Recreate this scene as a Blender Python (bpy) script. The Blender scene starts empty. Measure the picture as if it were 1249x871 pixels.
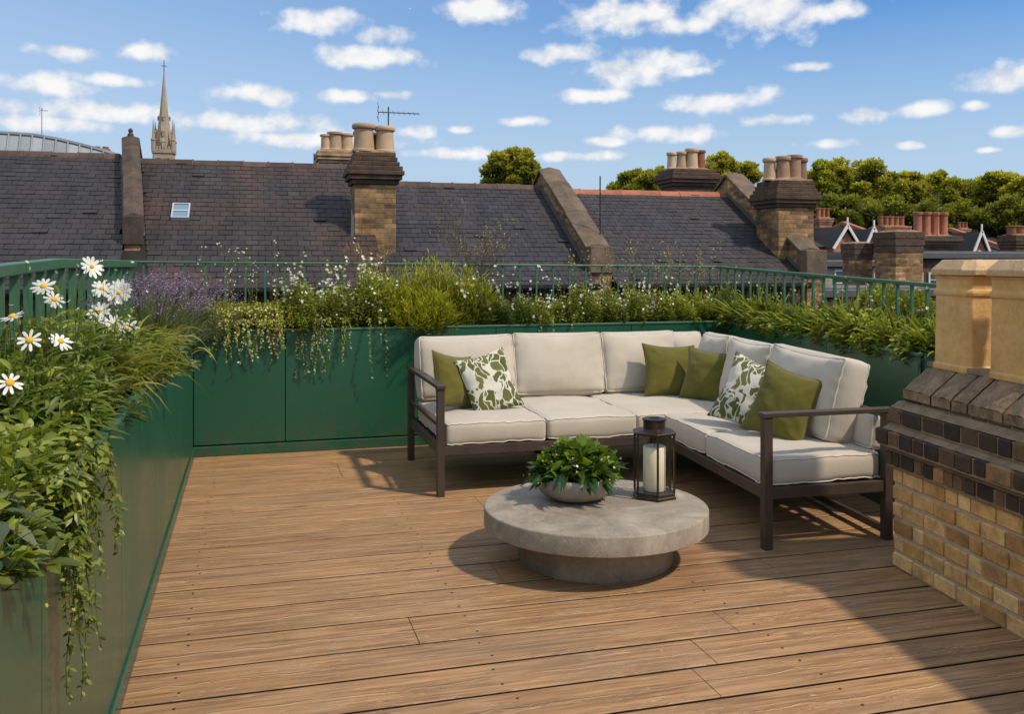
import bpy, bmesh, math, random
import numpy as np
from mathutils import Vector, Matrix, noise as mnoise
rng = np.random.default_rng(7); random.seed(7)
sc = bpy.context.scene
COL = sc.collection
R = math.radians
# ------------------------------------------------------------------ survey of the place (metres)
F = 1124.0; TH = math.atan(318/1124); EYE = 1.5; CX = 624.5; HY = 320.0
CT, ST = math.cos(TH), math.sin(TH)
def at(px, Y):
    k = (px-CX)/F; fw = Y/(CT-k*ST); return .43+fw*(k*CT+ST), fw
def atX(px, X):
    k = (px-CX)/F; fw = (X-.43)/(k*CT+ST); return fw*(CT-k*ST), fw
def zz(py, fw): return EYE-(py-HY)*fw/F
def ptY(px, py, Y):
    X, fw = at(px, Y); return Vector((X, Y, zz(py, fw)))
def ptX(px, py, X):
    Y, fw = atX(px, X); return Vector((X, Y, zz(py, fw)))
# ------------------------------------------------------------------ helpers
WL = {}
def tag(o, label=None, cat=None, group=None, kind=None):
    if label: o['label'] = label
    if cat: o['category'] = cat
    if group: o['group'] = group
    if kind: o['kind'] = kind
    return o
def thing(name, loc, label, cat, group=None, rz=0):
    o = bpy.data.objects.new(name, None); COL.objects.link(o)
    o.empty_display_size = .1
    o.location = loc; o.rotation_euler = (0, 0, rz)
    WL[o.name] = Vector(loc) if rz == 0 else None
    return tag(o, label, cat, group)
class MB:
    def __init__(s): s.v = []; s.f = []; s.a = []; s.n = 0
    def add(s, verts, faces, a=None):
        verts = np.asarray(verts, dtype=float).reshape(-1, 3)
        n = len(verts)
        s.v.append(verts)
        for f in faces: s.f.append([i+s.n for i in f])
        if a is None: a = random.random()
        s.a.append(np.full(n, a) if np.isscalar(a) else np.asarray(a, float)); s.n += n
        return s
    def box(s, x0, x1, y0, y1, z0, z1, a=None):
        v = [(x0,y0,z0),(x1,y0,z0),(x1,y1,z0),(x0,y1,z0),(x0,y0,z1),(x1,y0,z1),(x1,y1,z1),(x0,y1,z1)]
        return s.add(v, BF, a)
    def bar(s, p, q, w, h, a=None, up=(0,0,1)):
        p = Vector(p); q = Vector(q); d = (q-p).normalized()
        u = Vector(up)
        if abs(d.dot(u)) > .98: u = Vector((0,1,0))
        sd = d.cross(u).normalized(); u = sd.cross(d).normalized()
        v = [e + sd*w/2*i + u*h/2*j for e in (p, q) for i, j in ((-1,-1),(1,-1),(1,1),(-1,1))]
        return s.add([tuple(x) for x in v], [(0,1,2,3),(7,6,5,4),(0,4,5,1),(1,5,6,2),(2,6,7,3),(3,7,4,0)], a)
    def tube(s, pts, r, n=6, a=None, cap=True):
        pts = [Vector(p) for p in pts]; m = len(pts)
        if not hasattr(r, '__len__'): r = [r]*m
        vs = []; pu = None
        for i, p in enumerate(pts):
            d = (pts[min(i+1, m-1)]-pts[max(i-1, 0)]).normalized()
            if pu is None: pu = Vector((0,0,1)) if abs(d.z) < .9 else Vector((1,0,0))
            sd = d.cross(pu).normalized(); u = sd.cross(d).normalized(); pu = u
            for k in range(n):
                t = 2*math.pi*k/n
                vs.append(tuple(p+sd*math.cos(t)*r[i]+u*math.sin(t)*r[i]))
        fs = [(i*n+k, i*n+(k+1)%n, (i+1)*n+(k+1)%n, (i+1)*n+k) for i in range(m-1) for k in range(n)]
        if cap: fs += [tuple(range(n))[::-1], tuple(range((m-1)*n, m*n))]
        return s.add(vs, fs, a)
    def lathe(s, prof, c=(0,0,0), n=48, a=None, sq=1):
        vs = []; 
        for r, z in prof:
            for k in range(n):
                t = 2*math.pi*(k+.5)/n
                vs.append((c[0]+r*math.cos(t), c[1]+r*math.sin(t), c[2]+z))
        m = len(prof)
        fs = [(i*n+k, i*n+(k+1)%n, (i+1)*n+(k+1)%n, (i+1)*n+k) for i in range(m-1) for k in range(n)]
        fs += [tuple(range(n))[::-1], tuple(range((m-1)*n, m*n))]
        return s.add(vs, fs, a)
    def build(s, name, mat, parent=None, origin=None, smooth=False, local=False):
        v = np.concatenate(s.v) if s.v else np.zeros((0,3))
        a = np.concatenate(s.a)
        off = Vector((0,0,0))
        if parent is not None and not local: off = WL.get(parent.name) or Vector((0,0,0))
        if parent is None and origin is not None: off = Vector(origin)
        v = v-np.array(off)
        me = bpy.data.meshes.new(name)
        lens = np.array([len(f) for f in s.f], dtype=np.int32)
        flat = np.concatenate([np.asarray(f, dtype=np.int32) for f in s.f]) if len(s.f) else np.zeros(0, np.int32)
        me.vertices.add(len(v)); me.vertices.foreach_set('co', v.astype(np.float32).ravel())
        me.loops.add(len(flat)); me.loops.foreach_set('vertex_index', flat)
        me.polygons.add(len(lens)); st = np.concatenate([[0], np.cumsum(lens)[:-1]]).astype(np.int32)
        me.polygons.foreach_set('loop_start', st); me.polygons.foreach_set('loop_total', lens)
        me.update(calc_edges=True); me.validate()
        at_ = me.attributes.new('rv', 'FLOAT', 'POINT')
        if len(at_.data) == len(a): at_.data.foreach_set('value', a.astype(np.float32))
        me.polygons.foreach_set('use_smooth', np.full(len(me.polygons), bool(smooth)))
        me.materials.append(mat)
        o = bpy.data.objects.new(name, me); COL.objects.link(o)
        if parent is not None:
            o.parent = parent; WL[o.name] = WL.get(parent.name)
        else:
            o.location = off; WL[o.name] = off
        return o
BF = [(0,3,2,1),(4,5,6,7),(0,1,5,4),(1,2,6,5),(2,3,7,6),(3,0,4,7)]
def bevel(o, w=.004, seg=2):
    m = o.modifiers.new('bevel', 'BEVEL'); m.width = w; m.segments = seg; m.limit_method = 'ANGLE'; m.angle_limit = R(40)
    return o
# ------------------------------------------------------------------ materials
class NT:
    def __init__(s, name):
        s.m = bpy.data.materials.new(name); s.m.use_nodes = True; s.t = s.m.node_tree
        s.t.nodes.clear(); s.out = s.n('ShaderNodeOutputMaterial'); s.p = s.n('ShaderNodeBsdfPrincipled')
        s.l(s.p.outputs[0], s.out.inputs[0])
    def n(s, typ, **k):
        x = s.t.nodes.new(typ)
        for a, b in k.items(): setattr(x, a, b)
        return x
    def l(s, a, b): s.t.links.new(a, b)
    def setv(s, inp, val):
        if hasattr(val, 'is_output') or isinstance(val, bpy.types.NodeSocket): s.l(val, inp)
        else: inp.default_value = val
    def coord(s, scale=(1,1,1), kind='Object'):
        if kind == 'World': src = s.n('ShaderNodeNewGeometry').outputs['Position']
        else: src = s.n('ShaderNodeTexCoord').outputs[kind]
        m = s.n('ShaderNodeMapping'); m.inputs['Scale'].default_value = scale
        s.l(src, m.inputs[0]); return m.outputs[0]
    def noise(s, vec, scale=5, detail=4, rough=.55, dist=0, out=0):
        x = s.n('ShaderNodeTexNoise'); x.inputs['Scale'].default_value = scale; x.inputs['Detail'].default_value = detail
        x.inputs['Roughness'].default_value = rough; x.inputs['Distortion'].default_value = dist
        s.l(vec, x.inputs['Vector']); return x.outputs[out]
    def ramp(s, fac, stops, interp='LINEAR'):
        x = s.n('ShaderNodeValToRGB'); x.color_ramp.interpolation = interp
        e = x.color_ramp.elements
        while len(e) < len(stops): e.new(.5)
        for i, (p, c) in enumerate(stops):
            e[i].position = p
            if not hasattr(c, '__len__'): c = (c, c, c)
            e[i].color = (c[0], c[1], c[2], 1)
        s.l(fac, x.inputs[0]); return x.outputs[0]
    def mix(s, fac, a, b, mode='MIX'):
        x = s.n('ShaderNodeMix'); x.data_type = 'RGBA'; x.blend_type = mode
        s.setv(x.inputs[0], fac)
        for i, c in ((6, a), (7, b)):
            if isinstance(c, (tuple, list)): x.inputs[i].default_value = (c[0], c[1], c[2], 1)
            else: s.l(c, x.inputs[i])
        return x.outputs[2]
    def math(s, op, a, b=0, c=None, clamp=False):
        x = s.n('ShaderNodeMath', operation=op); x.use_clamp = clamp
        s.setv(x.inputs[0], a); s.setv(x.inputs[1], b)
        if c is not None: s.setv(x.inputs[2], c)
        return x.outputs[0]
    def attr(s, name='rv'):
        x = s.n('ShaderNodeAttribute'); x.attribute_name = name; return x.outputs['Fac']
    def bump(s, h, strength=.5, dist=.01, normal=None):
        x = s.n('ShaderNodeBump'); x.inputs['Strength'].default_value = strength; x.inputs['Distance'].default_value = dist
        s.l(h, x.inputs['Height'])
        if normal: s.l(normal, x.inputs['Normal'])
        s.l(x.outputs[0], s.p.inputs['Normal']); return x.outputs[0]
    def base(s, c):
        if isinstance(c, (tuple, list)): s.p.inputs['Base Color'].default_value = (c[0], c[1], c[2], 1)
        else: s.l(c, s.p.inputs['Base Color'])
    def rough(s, v): s.setv(s.p.inputs['Roughness'], v)

def weathered(name, c1, c2, rough=.8, scale=6, bump=.3, bd=.004, useattr=0.0, metal=0, spec=.5, kind='Object', c3=None):
    t = NT(name); v = t.coord(kind=kind)
    n1 = t.noise(v, scale, 8, .65); n2 = t.noise(v, scale*7, 6, .7)
    f = t.math('ADD', t.math('MULTIPLY', n1, .65), t.math('MULTIPLY', n2, .35))
    col = t.ramp(f, [(.34, c1), (.66, c2)])
    if c3: col = t.mix(t.ramp(t.noise(v, scale*.35, 5, .6), [(.5, 0), (.7, 1)]), col, c3)
    if useattr: col = t.mix(1.0, col, t.ramp(t.attr(), [(0, 1-useattr), (1, 1+useattr)]), 'MULTIPLY')
    t.base(col); t.rough(rough); t.p.inputs['Metallic'].default_value = metal
    t.p.inputs['Specular IOR Level'].default_value = spec
    if bump: t.bump(f, bump, bd)
    return t.m

def m_green():
    t = NT('green_painted_metal'); v = t.coord(kind='World')
    n = t.noise(v, 1.3, 5, .6); n2 = t.noise(v, 45, 4, .7)
    streak = t.noise(t.coord((9, 9, .6), 'World'), 1.5, 5, .6)
    col = t.mix(n, (.010, .072, .035), (.016, .094, .048))
    col = t.mix(t.ramp(streak, [(.52, 0), (.75, .35)]), col, (.035, .07, .04))
    col = t.mix(t.ramp(n2, [(.66, 0), (.75, .15)]), col, (.07, .10, .06))
    sz = t.n('ShaderNodeSeparateXYZ'); t.l(v, sz.inputs[0]); lo = t.math('MULTIPLY', t.ramp(sz.outputs[2], [(.02, 1), (.30, 0)]), t.ramp(t.noise(v, 14, 6, .7), [(.42, 0), (.66, .6)]))
    col = t.mix(lo, col, (.085, .075, .045))
    t.base(col); t.rough(t.ramp(n, [(.3, .24), (.7, .36)])); t.p.inputs['Specular IOR Level'].default_value = .5
    t.bump(t.math('ADD', t.noise(v, 2.2, 2, .5), t.math('MULTIPLY', n2, .02)), .25, .012)
    return t.m
def m_rail():
    t = NT('green_rail_paint'); v = t.coord(kind='World')
    n = t.noise(v, 9, 5, .7)
    t.base(t.mix(n, (.028, .100, .046), (.060, .160, .085))); t.rough(.42); t.bump(t.noise(v, 60, 3), .15, .003); return t.m
def m_deck():
    t = NT('timber_decking')
    va = t.attr()
    geo = t.n('ShaderNodeNewGeometry').outputs['Position']
    add = t.n('ShaderNodeVectorMath', operation='ADD'); cmb = t.n('ShaderNodeCombineXYZ')
    t.l(t.math('MULTIPLY', va, 137), cmb.inputs[0]); t.l(t.math('MULTIPLY', va, 11), cmb.inputs[2])
    t.l(geo, add.inputs[0]); t.l(cmb.outputs[0], add.inputs[1])
    def mp(scale):
        m = t.n('ShaderNodeMapping'); m.inputs['Scale'].default_value = scale; t.l(add.outputs[0], m.inputs[0]); return m.outputs[0]
    grain = t.noise(mp((1.2, 26, 26)), 2.2, 8, .62, .6)
    fine = t.noise(mp((4, 120, 120)), 2.5, 4, .6)
    blot = t.noise(mp((1.2, 2.5, 2.5)), 1.6, 5, .6)
    wob = t.noise(mp((2.2, 5, 5)), 1.2, 3, .5)
    rings = t.n('ShaderNodeTexWave'); rings.wave_type = 'BANDS'; rings.bands_direction = 'Y'
    rings.inputs['Scale'].default_value = 5.5; rings.inputs['Distortion'].default_value = 5.5
    rings.inputs['Detail'].default_value = 3; rings.inputs['Detail Scale'].default_value = 1.4; rings.inputs['Detail Roughness'].default_value = .6
    t.l(mp((.35, 2.3, 2.3)), rings.inputs['Vector'])
    col = t.ramp(grain, [(.27, (.135, .068, .027)), (.48, (.345, .190, .082)), (.72, (.54, .325, .150))])
    col = t.mix(.15, col, t.ramp(rings.outputs[0], [(.0, (.4, .38, .36)), (.5, (.8,.8,.8)), (1, (1.0, 1.0, 1.0))]), 'MULTIPLY')
    col = t.mix(t.ramp(blot, [(.42, 0), (.72, .5)]), col, (.27, .16, .09))
    col = t.mix(t.ramp(wob, [(.5, 0), (.8, .4)]), col, (.56, .37, .21))
    col = t.mix(1.0, col, t.ramp(va, [(0, (.90, .89, .88)), (1, (1.06, 1.05, 1.04))]), 'MULTIPLY')
    crack = t.noise(mp((1.6, 40, 40)), 1.2, 3, .55, 1.2)
    cr = t.ramp(crack, [(.478, 0), (.492, 1), (.506, 0)])
    hi = t.ramp(crack, [(.508, 0), (.518, 1), (.532, 0)])
    gate = t.ramp(t.noise(mp((2.2, 5, 5)), 1.5, 3), [(.44, 0), (.52, 1)])
    crk = t.math('MULTIPLY', cr, gate)
    col = t.mix(t.math('MULTIPLY', crk, .6), col, (.12, .06, .03))
    col = t.mix(t.math('MULTIPLY', t.math('MULTIPLY', hi, gate), .55), col, (.78, .56, .36))
    ac = t.attr('across'); mid = t.math('ADD', ac, t.math('MULTIPLY', t.math('SUBTRACT', t.noise(mp((2.4, .01, .01)), 1.6, 6, .65), .5), .42))
    g2 = t.ramp(t.noise(mp((3.1, .01, .01)), 2.2, 4, .7), [(.40, 0), (.47, 1)])
    dl = t.math('MULTIPLY', t.ramp(mid, [(.485, 0), (.50, 1), (.515, 0)]), g2); ll_ = t.math('MULTIPLY', t.ramp(mid, [(.445, 0), (.468, 1), (.487, 0)]), g2)
    col = t.mix(t.math('MULTIPLY', dl, .9), col, (.10, .05, .025)); col = t.mix(t.math('MULTIPLY', ll_, .45), col, (.74, .53, .34))
    kn = t.n('ShaderNodeTexVoronoi'); kn.inputs['Scale'].default_value = 1.0; t.l(mp((1.4, 3.2, 3.2)), kn.inputs['Vector'])
    col = t.mix(t.ramp(kn.outputs[0], [(.03, .7), (.085, 0)]), col, (.13, .065, .03))
    grey = t.noise(mp((.8, 1.6, 1.6)), 1.1, 6, .7); strk = t.noise(mp((.9, 14, 14)), 1.6, 7, .68, .4); col = t.mix(t.ramp(strk, [(.50, 0), (.66, .6)]), col, (.15, .085, .045))
    col = t.mix(t.ramp(grey, [(.5, 0), (.7, .35)]), col, (.22, .16, .11))
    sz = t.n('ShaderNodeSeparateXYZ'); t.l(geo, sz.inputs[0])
    col = t.mix(t.ramp(t.math('MULTIPLY', sz.outputs[2], -60), [(.17, 0), (.32, 1)]), col, (.02, .012, .008))  # board sides below the surface painted dark, standing in for gap shade
    t.base(col)
    t.rough(t.ramp(blot, [(.3, .5), (.7, .68)])); t.p.inputs['Specular IOR Level'].default_value = .35
    h = t.math('ADD', t.math('MULTIPLY', grain, .8), t.math('MULTIPLY', fine, .3))
    h = t.math('SUBTRACT', t.math('ADD', h, t.math('MULTIPLY', rings.outputs[0], .15)), t.math('MULTIPLY', crk, .8))
    t.bump(h, .55, .004); return t.m
def m_slate(name, c1, c2, moss=(.11, .055, .03)):
    t = NT(name); va = t.attr(); v = t.coord(kind='World')
    n = t.noise(v, 9, 7, .7); big = t.noise(v, .7, 4, .6)
    col = t.mix(t.ramp(va, [(0, .22), (.94, .70), (1, 1.1)]), c1, c2)
    col = t.mix(1, col, t.ramp(n, [(.3, .86), (.7, 1.16)]), 'MULTIPLY')
    stk = t.noise(t.coord((2.6, .35, .35), 'World'), 1.4, 5, .6); col = t.mix(t.ramp(big, [(.45, 0), (.7, .6)]), col, moss); col = t.mix(1, col, t.ramp(stk, [(.3, .62), (.7, 1.3)]), 'MULTIPLY')
    sp = t.noise(v, 26, 3, .6)
    col = t.mix(t.ramp(sp, [(.68, 0), (.74, .5)]), col, (.20, .17, .13))
    t.base(col); t.rough(.62); t.bump(t.noise(v, 40, 4), .12, .003); return t.m
def m_brickgeo(name, cols, rough=.85):
    t = NT(name); va = t.attr(); v = t.coord(kind='World')
    n = t.noise(v, 14, 8, .7); n2 = t.noise(v, 60, 5, .7); bl = t.noise(v, 5, 5, .65)
    col = t.ramp(va, cols)
    col = t.mix(1, col, t.ramp(n, [(.28, .45), (.5, .95), (.75, 1.35)]), 'MULTIPLY')
    col = t.mix(t.ramp(n2, [(.62, 0), (.72, .5)]), col, (.05, .03, .018))
    col = t.mix(t.ramp(bl, [(.56, 0), (.78, .6)]), col, (.11, .075, .045))
    t.base(col); t.rough(rough); t.bump(t.math('ADD', n, t.math('MULTIPLY', n2, .5)), .7, .008); return t.m
def m_bricktex(name, c1, c2, mortar, scale=1.0, dirt=(.06, .045, .03), dk=.5):
    t = NT(name); v = t.coord(kind='World')
    sx = t.n('ShaderNodeSeparateXYZ'); t.l(v, sx.inputs[0])
    cb = t.n('ShaderNodeCombineXYZ'); t.l(t.math('ADD', sx.outputs[0], sx.outputs[1]), cb.inputs[0]); t.l(sx.outputs[2], cb.inputs[1])
    b = t.n('ShaderNodeTexBrick'); t.l(cb.outputs[0], b.inputs['Vector'])
    b.inputs['Scale'].default_value = 1.0
    b.inputs['Brick Width'].default_value = .225*scale; b.inputs['Row Height'].default_value = .075*scale
    b.inputs['Mortar Size'].default_value = .009*scale; b.inputs['Bias'].default_value = 0; b.inputs['Mortar Smooth'].default_value = .4
    b.inputs['Color1'].default_value = (*c1, 1); b.inputs['Color2'].default_value = (*c2, 1); b.inputs['Mortar'].default_value = (*mortar, 1)
    n = t.noise(v, 5, 8, .7); n2 = t.noise(v, 1.2, 5, .6)
    col = t.mix(1, b.outputs[0], t.ramp(n, [(.3, .4), (.7, 1.5)]), 'MULTIPLY')
    fl = t.noise(v, 22, 5, .7); col = t.mix(t.ramp(fl, [(.58, 0), (.68, .35)]), col, (.42, .30, .18))
    col = t.mix(t.ramp(n2, [(.45, 0), (.7, dk)]), col, dirt)
    t.base(col); t.rough(.88)
    t.bump(t.math('ADD', t.math('MULTIPLY', b.outputs['Fac'], -.6), n), .6, .012); return t.m
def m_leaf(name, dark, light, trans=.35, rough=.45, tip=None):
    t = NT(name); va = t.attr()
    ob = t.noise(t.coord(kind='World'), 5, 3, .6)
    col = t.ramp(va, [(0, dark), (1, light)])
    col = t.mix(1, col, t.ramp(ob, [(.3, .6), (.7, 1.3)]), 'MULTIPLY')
    t.base(col); t.rough(rough); t.p.inputs['Specular IOR Level'].default_value = .4
    tr = t.n('ShaderNodeBsdfTranslucent'); bright = t.mix(1, col, (1.5, 1.5, .7), 'MULTIPLY'); t.l(bright, tr.inputs[0])
    mx = t.n('ShaderNodeMixShader'); mx.inputs[0].default_value = trans
    t.l(t.p.outputs[0], mx.inputs[1]); t.l(tr.outputs[0], mx.inputs[2]); t.l(mx.outputs[0], t.out.inputs[0]); return t.m
def m_fabric(name, c, c2, pattern=False, fs=900):
    t = NT(name); v = t.coord()
    n = t.noise(v, 3, 4, .6); w = t.noise(v, fs, 2, .5); n3 = t.noise(v, 26, 4, .6)
    col = t.mix(t.ramp(n, [(.3, 0), (.7, 1)]), c, c2)
    col = t.mix(1, col, t.ramp(w, [(.3, .86), (.7, 1.08)]), 'MULTIPLY')
    if pattern:
        wob = t.noise(v, 8, 2, .5, out=1)
        mxv = t.mix(.16, v, wob)
        mp = t.n('ShaderNodeMapping'); mp.inputs['Scale'].default_value = (24, 13, 13); mp.inputs['Rotation'].default_value = (0, 0, .5); t.l(mxv, mp.inputs[0])
        vo = t.n('ShaderNodeTexVoronoi'); vo.feature = 'DISTANCE_TO_EDGE'; vo.inputs['Scale'].default_value = 1.0; t.l(mp.outputs[0], vo.inputs['Vector'])
        vc = t.n('ShaderNodeTexVoronoi'); vc.feature = 'F1'; vc.inputs['Scale'].default_value = 1.0; t.l(mp.outputs[0], vc.inputs['Vector'])
        leaf = t.ramp(vo.outputs[0], [(.055, 0), (.085, 1)])
        wv = t.n('ShaderNodeTexWave'); wv.inputs['Scale'].default_value = 9; wv.inputs['Distortion'].default_value = 3; t.l(v, wv.inputs[0])
        sp = t.n('ShaderNodeSeparateColor'); t.l(vc.outputs['Color'], sp.inputs[0])
        keep = t.math('GREATER_THAN', sp.outputs[0], .16)
        lc = t.mix(sp.outputs[1], (.060, .075, .012), (.15, .16, .045))
        col = t.mix(t.math('MULTIPLY', leaf, keep), (.62, .59, .50), lc)
        col = t.mix(1, col, t.ramp(w, [(.3, .86), (.7, 1.08)]), 'MULTIPLY')
    t.base(col); t.rough(.9); t.p.inputs['Specular IOR Level'].default_value = .2
    t.p.inputs['Sheen Weight'].default_value = .25; t.p.inputs['Sheen Roughness'].default_value = .5
    t.bump(t.math('ADD', t.math('MULTIPLY', w, .12), t.math('MULTIPLY', n3, .5)), .35, .006); return t.m
def m_stone(name):
    t = NT(name); v = t.coord()
    n = t.noise(v, 3.2, 8, .65, 1.2); n2 = t.noise(v, 40, 6, .7); vo = t.n('ShaderNodeTexVoronoi'); vo.inputs['Scale'].default_value = 17; vo.feature = 'SMOOTH_F1'
    wv = t.mix(.12, v, t.noise(v, 5, 3, .6, out=1)); t.l(wv, vo.inputs['Vector'])
    sh = t.n('ShaderNodeSeparateColor'); t.l(vo.outputs['Color'], sh.inputs[0])
    col = t.ramp(n, [(.3, (.20, .165, .125)), (.55, (.32, .272, .21)), (.75, (.42, .365, .29))])
    col = t.mix(.5, col, t.ramp(sh.outputs[0], [(0, .68), (1, 1.2)]), 'MULTIPLY')
    pit = t.ramp(t.noise(v, 75, 3, .6), [(.30, 1), (.36, 0)])
    col = t.mix(t.math('MULTIPLY', pit, .6), col, (.06, .05, .04))
    ln = t.ramp(t.noise(v, 9, 5, .6, 2.0), [(.485, 0), (.5, .5), (.515, 0)])
    col = t.mix(ln, col, (.45, .40, .33))
    t.base(col); t.rough(t.ramp(n, [(.3, .5), (.7, .7)])); t.p.inputs['Specular IOR Level'].default_value = .3
    t.bump(t.math('SUBTRACT', t.math('ADD', n, t.math('MULTIPLY', n2, .3)), t.math('MULTIPLY', pit, .4)), .35, .006); return t.m
def m_simple(name, c, rough=.5, metal=0, emis=None):
    t = NT(name); v = t.coord(); n = t.noise(v, 30, 4, .6)
    t.base(t.mix(n, tuple(x*.85 for x in c), tuple(min(1, x*1.15) for x in c))); t.rough(rough); t.p.inputs['Metallic'].default_value = metal
    t.bump(n, .1, .002); return t.m
def m_glass(name):
    t = NT(name); g = t.n('ShaderNodeBsdfGlossy'); g.inputs['Roughness'].default_value = .02
    tr = t.n('ShaderNodeBsdfTransparent'); tr.inputs[0].default_value = (.95, .96, .95, 1)
    lw = t.n('ShaderNodeLayerWeight'); lw.inputs[0].default_value = .5; pw = t.math('MULTIPLY', t.math('POWER', lw.outputs['Facing'], 3.5), .6)
    mx = t.n('ShaderNodeMixShader'); t.l(t.math('ADD', pw, .035), mx.inputs[0]); t.l(tr.outputs[0], mx.inputs[1]); t.l(g.outputs[0], mx.inputs[2])
    t.l(mx.outputs[0], t.out.inputs[0]); return t.m

M = {}
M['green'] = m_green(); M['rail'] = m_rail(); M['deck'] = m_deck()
M['dark'] = m_simple('dark_void', (.012, .01, .009), .9)
M['soil'] = weathered('dark_soil', (.010, .007, .005), (.035, .024, .015), .95, 20, .8, .02)
M['slateA'] = m_slate('slate_grey', (.013, .0125, .0135), (.034, .031, .032), (.045, .030, .024))
M['slateB'] = m_slate('slate_brown', (.016, .0125, .012), (.040, .031, .029), (.080, .036, .022))
M['slateC'] = m_slate('slate_blue', (.013, .013, .0155), (.035, .034, .038), (.055, .035, .026))
M['ridge'] = weathered('grey_ridge_tile', (.035, .025, .022), (.11, .065, .048), .8, 8, .4, .01, .35)
M['ridge_red'] = weathered('red_ridge_tile', (.24, .075, .038), (.42, .15, .08), .8, 8, .3, .01, .2)
M['coping'] = weathered('weathered_coping_stone', (.055, .040, .028), (.19, .135, .088), .88, 4, .6, .03, .2, c3=(.085, .065, .048))
M['copingdark'] = weathered('sooty_coping_stone', (.030, .022, .018), (.115, .078, .052), .88, 4, .6, .03, .2)
M['bricktan'] = m_bricktex('soot_stained_tan_brick', (.46, .275, .10), (.13, .068, .03), (.22, .16, .10), 1.15, (.045, .028, .016), .7)
M['brickcream'] = m_bricktex('cream_brick', (.42, .28, .15), (.34, .22, .11), (.40, .30, .2), 1.1, (.16, .10, .06), .4)
M['brickdark'] = m_bricktex('sooty_brick', (.10, .055, .03), (.055, .033, .02), (.08, .06, .045), 1.1)
M['brickred'] = m_bricktex('red_brick', (.46, .19, .09), (.36, .14, .07), (.30, .22, .16), 1.0, (.08, .045, .03), .4)
M['brickorange'] = m_bricktex('orange_brick', (.45, .22, .075), (.36, .17, .06), (.35, .24, .14), 1.0)
M['brickyellow'] = m_brickgeo('yellow_stock_brick', [(0, (.40, .20, .065)), (.3, (.58, .33, .11)), (.65, (.68, .41, .155)), (1, (.76, .50, .22))])
M['brickblack'] = m_brickgeo('soot_blackened_brick', [(0, (.022, .013, .007)), (.45, (.065, .037, .018)), (.8, (.17, .095, .042)), (1, (.40, .23, .09))])
M['mortar'] = weathered('lime_mortar', (.36, .27, .175), (.52, .41, .28), .9, 30, .6, .006)
M['mortardark'] = weathered('dirty_mortar', (.14, .09, .05), (.34, .235, .14), .9, 14, .9, .012)
M['flaunch'] = weathered('weathered_flaunching', (.06, .036, .022), (.42, .28, .16), .85, 9, 1.0, .02, c3=(.13, .09, .055))
M['potyellow'] = weathered('yellow_clay_pot', (.44, .25, .075), (.70, .43, .155), .72, 5, .8, .014, c3=(.80, .56, .30))
M['potcap'] = weathered('pale_stone_pot_cap', (.40, .25, .12), (.72, .50, .28), .8, 7, .8, .014)
M['potbuff'] = weathered('buff_clay_pot', (.36, .24, .14), (.52, .37, .235), .75, 4, .2, .01, .2)
M['potterra'] = weathered('terracotta_pot', (.22, .075, .035), (.36, .13, .065), .75, 4, .2, .01, .25)
M['potbrown'] = weathered('brown_clay_pot', (.22, .12, .07), (.38, .23, .14), .75, 4, .2, .01, .35)
M['lead'] = weathered('lead_flashing', (.05, .053, .06), (.10, .105, .115), .5, 5, .2, .01)
M['zinc'] = weathered('zinc_roof_sheet', (.22, .25, .27), (.33, .36, .38), .5, 1, .1, .01, .15)
M['spire'] = weathered('pale_spire_stone', (.24, .19, .13), (.42, .34, .25), .9, .7, .4, .1, kind='World')
M['frame'] = weathered('bronze_powder_coat', (.042, .029, .021), (.070, .050, .038), .42, 8, .12, .002)
M['cushion'] = m_fabric('cream_outdoor_fabric', (.46, .405, .325), (.53, .47, .385))
M['piping'] = m_fabric('cream_piping', (.60, .54, .45), (.66, .60, .51))
M['olive'] = m_fabric('olive_fabric', (.098, .088, .011), (.135, .120, .019))
M['leafprint'] = m_fabric('leaf_print_fabric', (.6, .6, .5), (.6, .6, .5), True)
M['stone'] = m_stone('grey_brown_stone')
M['bowl'] = weathered('glazed_stoneware', (.20, .172, .14), (.33, .29, .24), .38, 5, .15, .003, c3=(.36, .32, .27))
M['bronze'] = weathered('aged_bronze', (.030, .020, .013), (.07, .048, .032), .38, 10, .15, .002, metal=.55)
M['wax'] = m_simple('ivory_wax', (.86, .76, .56), .5)
M['glass'] = m_glass('clear_glass')
M['wick'] = m_simple('burnt_wick', (.02, .015, .01), .9)
M['white'] = m_simple('white_paint', (.72, .70, .66), .5)
M['black'] = m_simple('dark_metal', (.03, .03, .032), .5, .4)
M['pane'] = m_simple('window_glass', (.03, .045, .06), .08)
M['skylight'] = m_simple('skylight_glass', (.16, .26, .34), .06)
M['skyframe'] = m_simple('skylight_frame', (.42, .45, .46), .4)
M['petal'] = m_leaf('white_petal', (.80, .80, .76), (.86, .86, .83), .3, .6)
M['daisyeye'] = m_simple('yellow_daisy_centre', (.75, .38, .02), .8)
M['wflower'] = m_leaf('small_white_flower', (.72, .72, .66), (.85, .85, .80), .3, .6)
M['cflower'] = m_leaf('cream_flower', (.62, .58, .28), (.80, .78, .55), .3, .6)
M['yflower'] = m_leaf('yellow_bud', (.42, .30, .03), (.62, .50, .08), .3, .6)
M['lav'] = m_leaf('lavender_bloom', (.12, .08, .19), (.36, .27, .46), .25, .8)
M['lf_daisy'] = m_leaf('daisy_leaf', (.022, .048, .010), (.26, .31, .045))
M['lf_lime2'] = m_leaf('soft_green_leaf', (.05, .09, .010), (.42, .44, .06), .4)
M['lf_arch'] = m_leaf('arching_blade', (.05, .08, .012), (.34, .34, .05))
M['lf_broad'] = m_leaf('broad_leaf', (.028, .060, .010), (.25, .29, .035), .3, .38)
M['lf_lime'] = m_leaf('lime_leaf', (.12, .14, .012), (.48, .48, .07))
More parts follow.
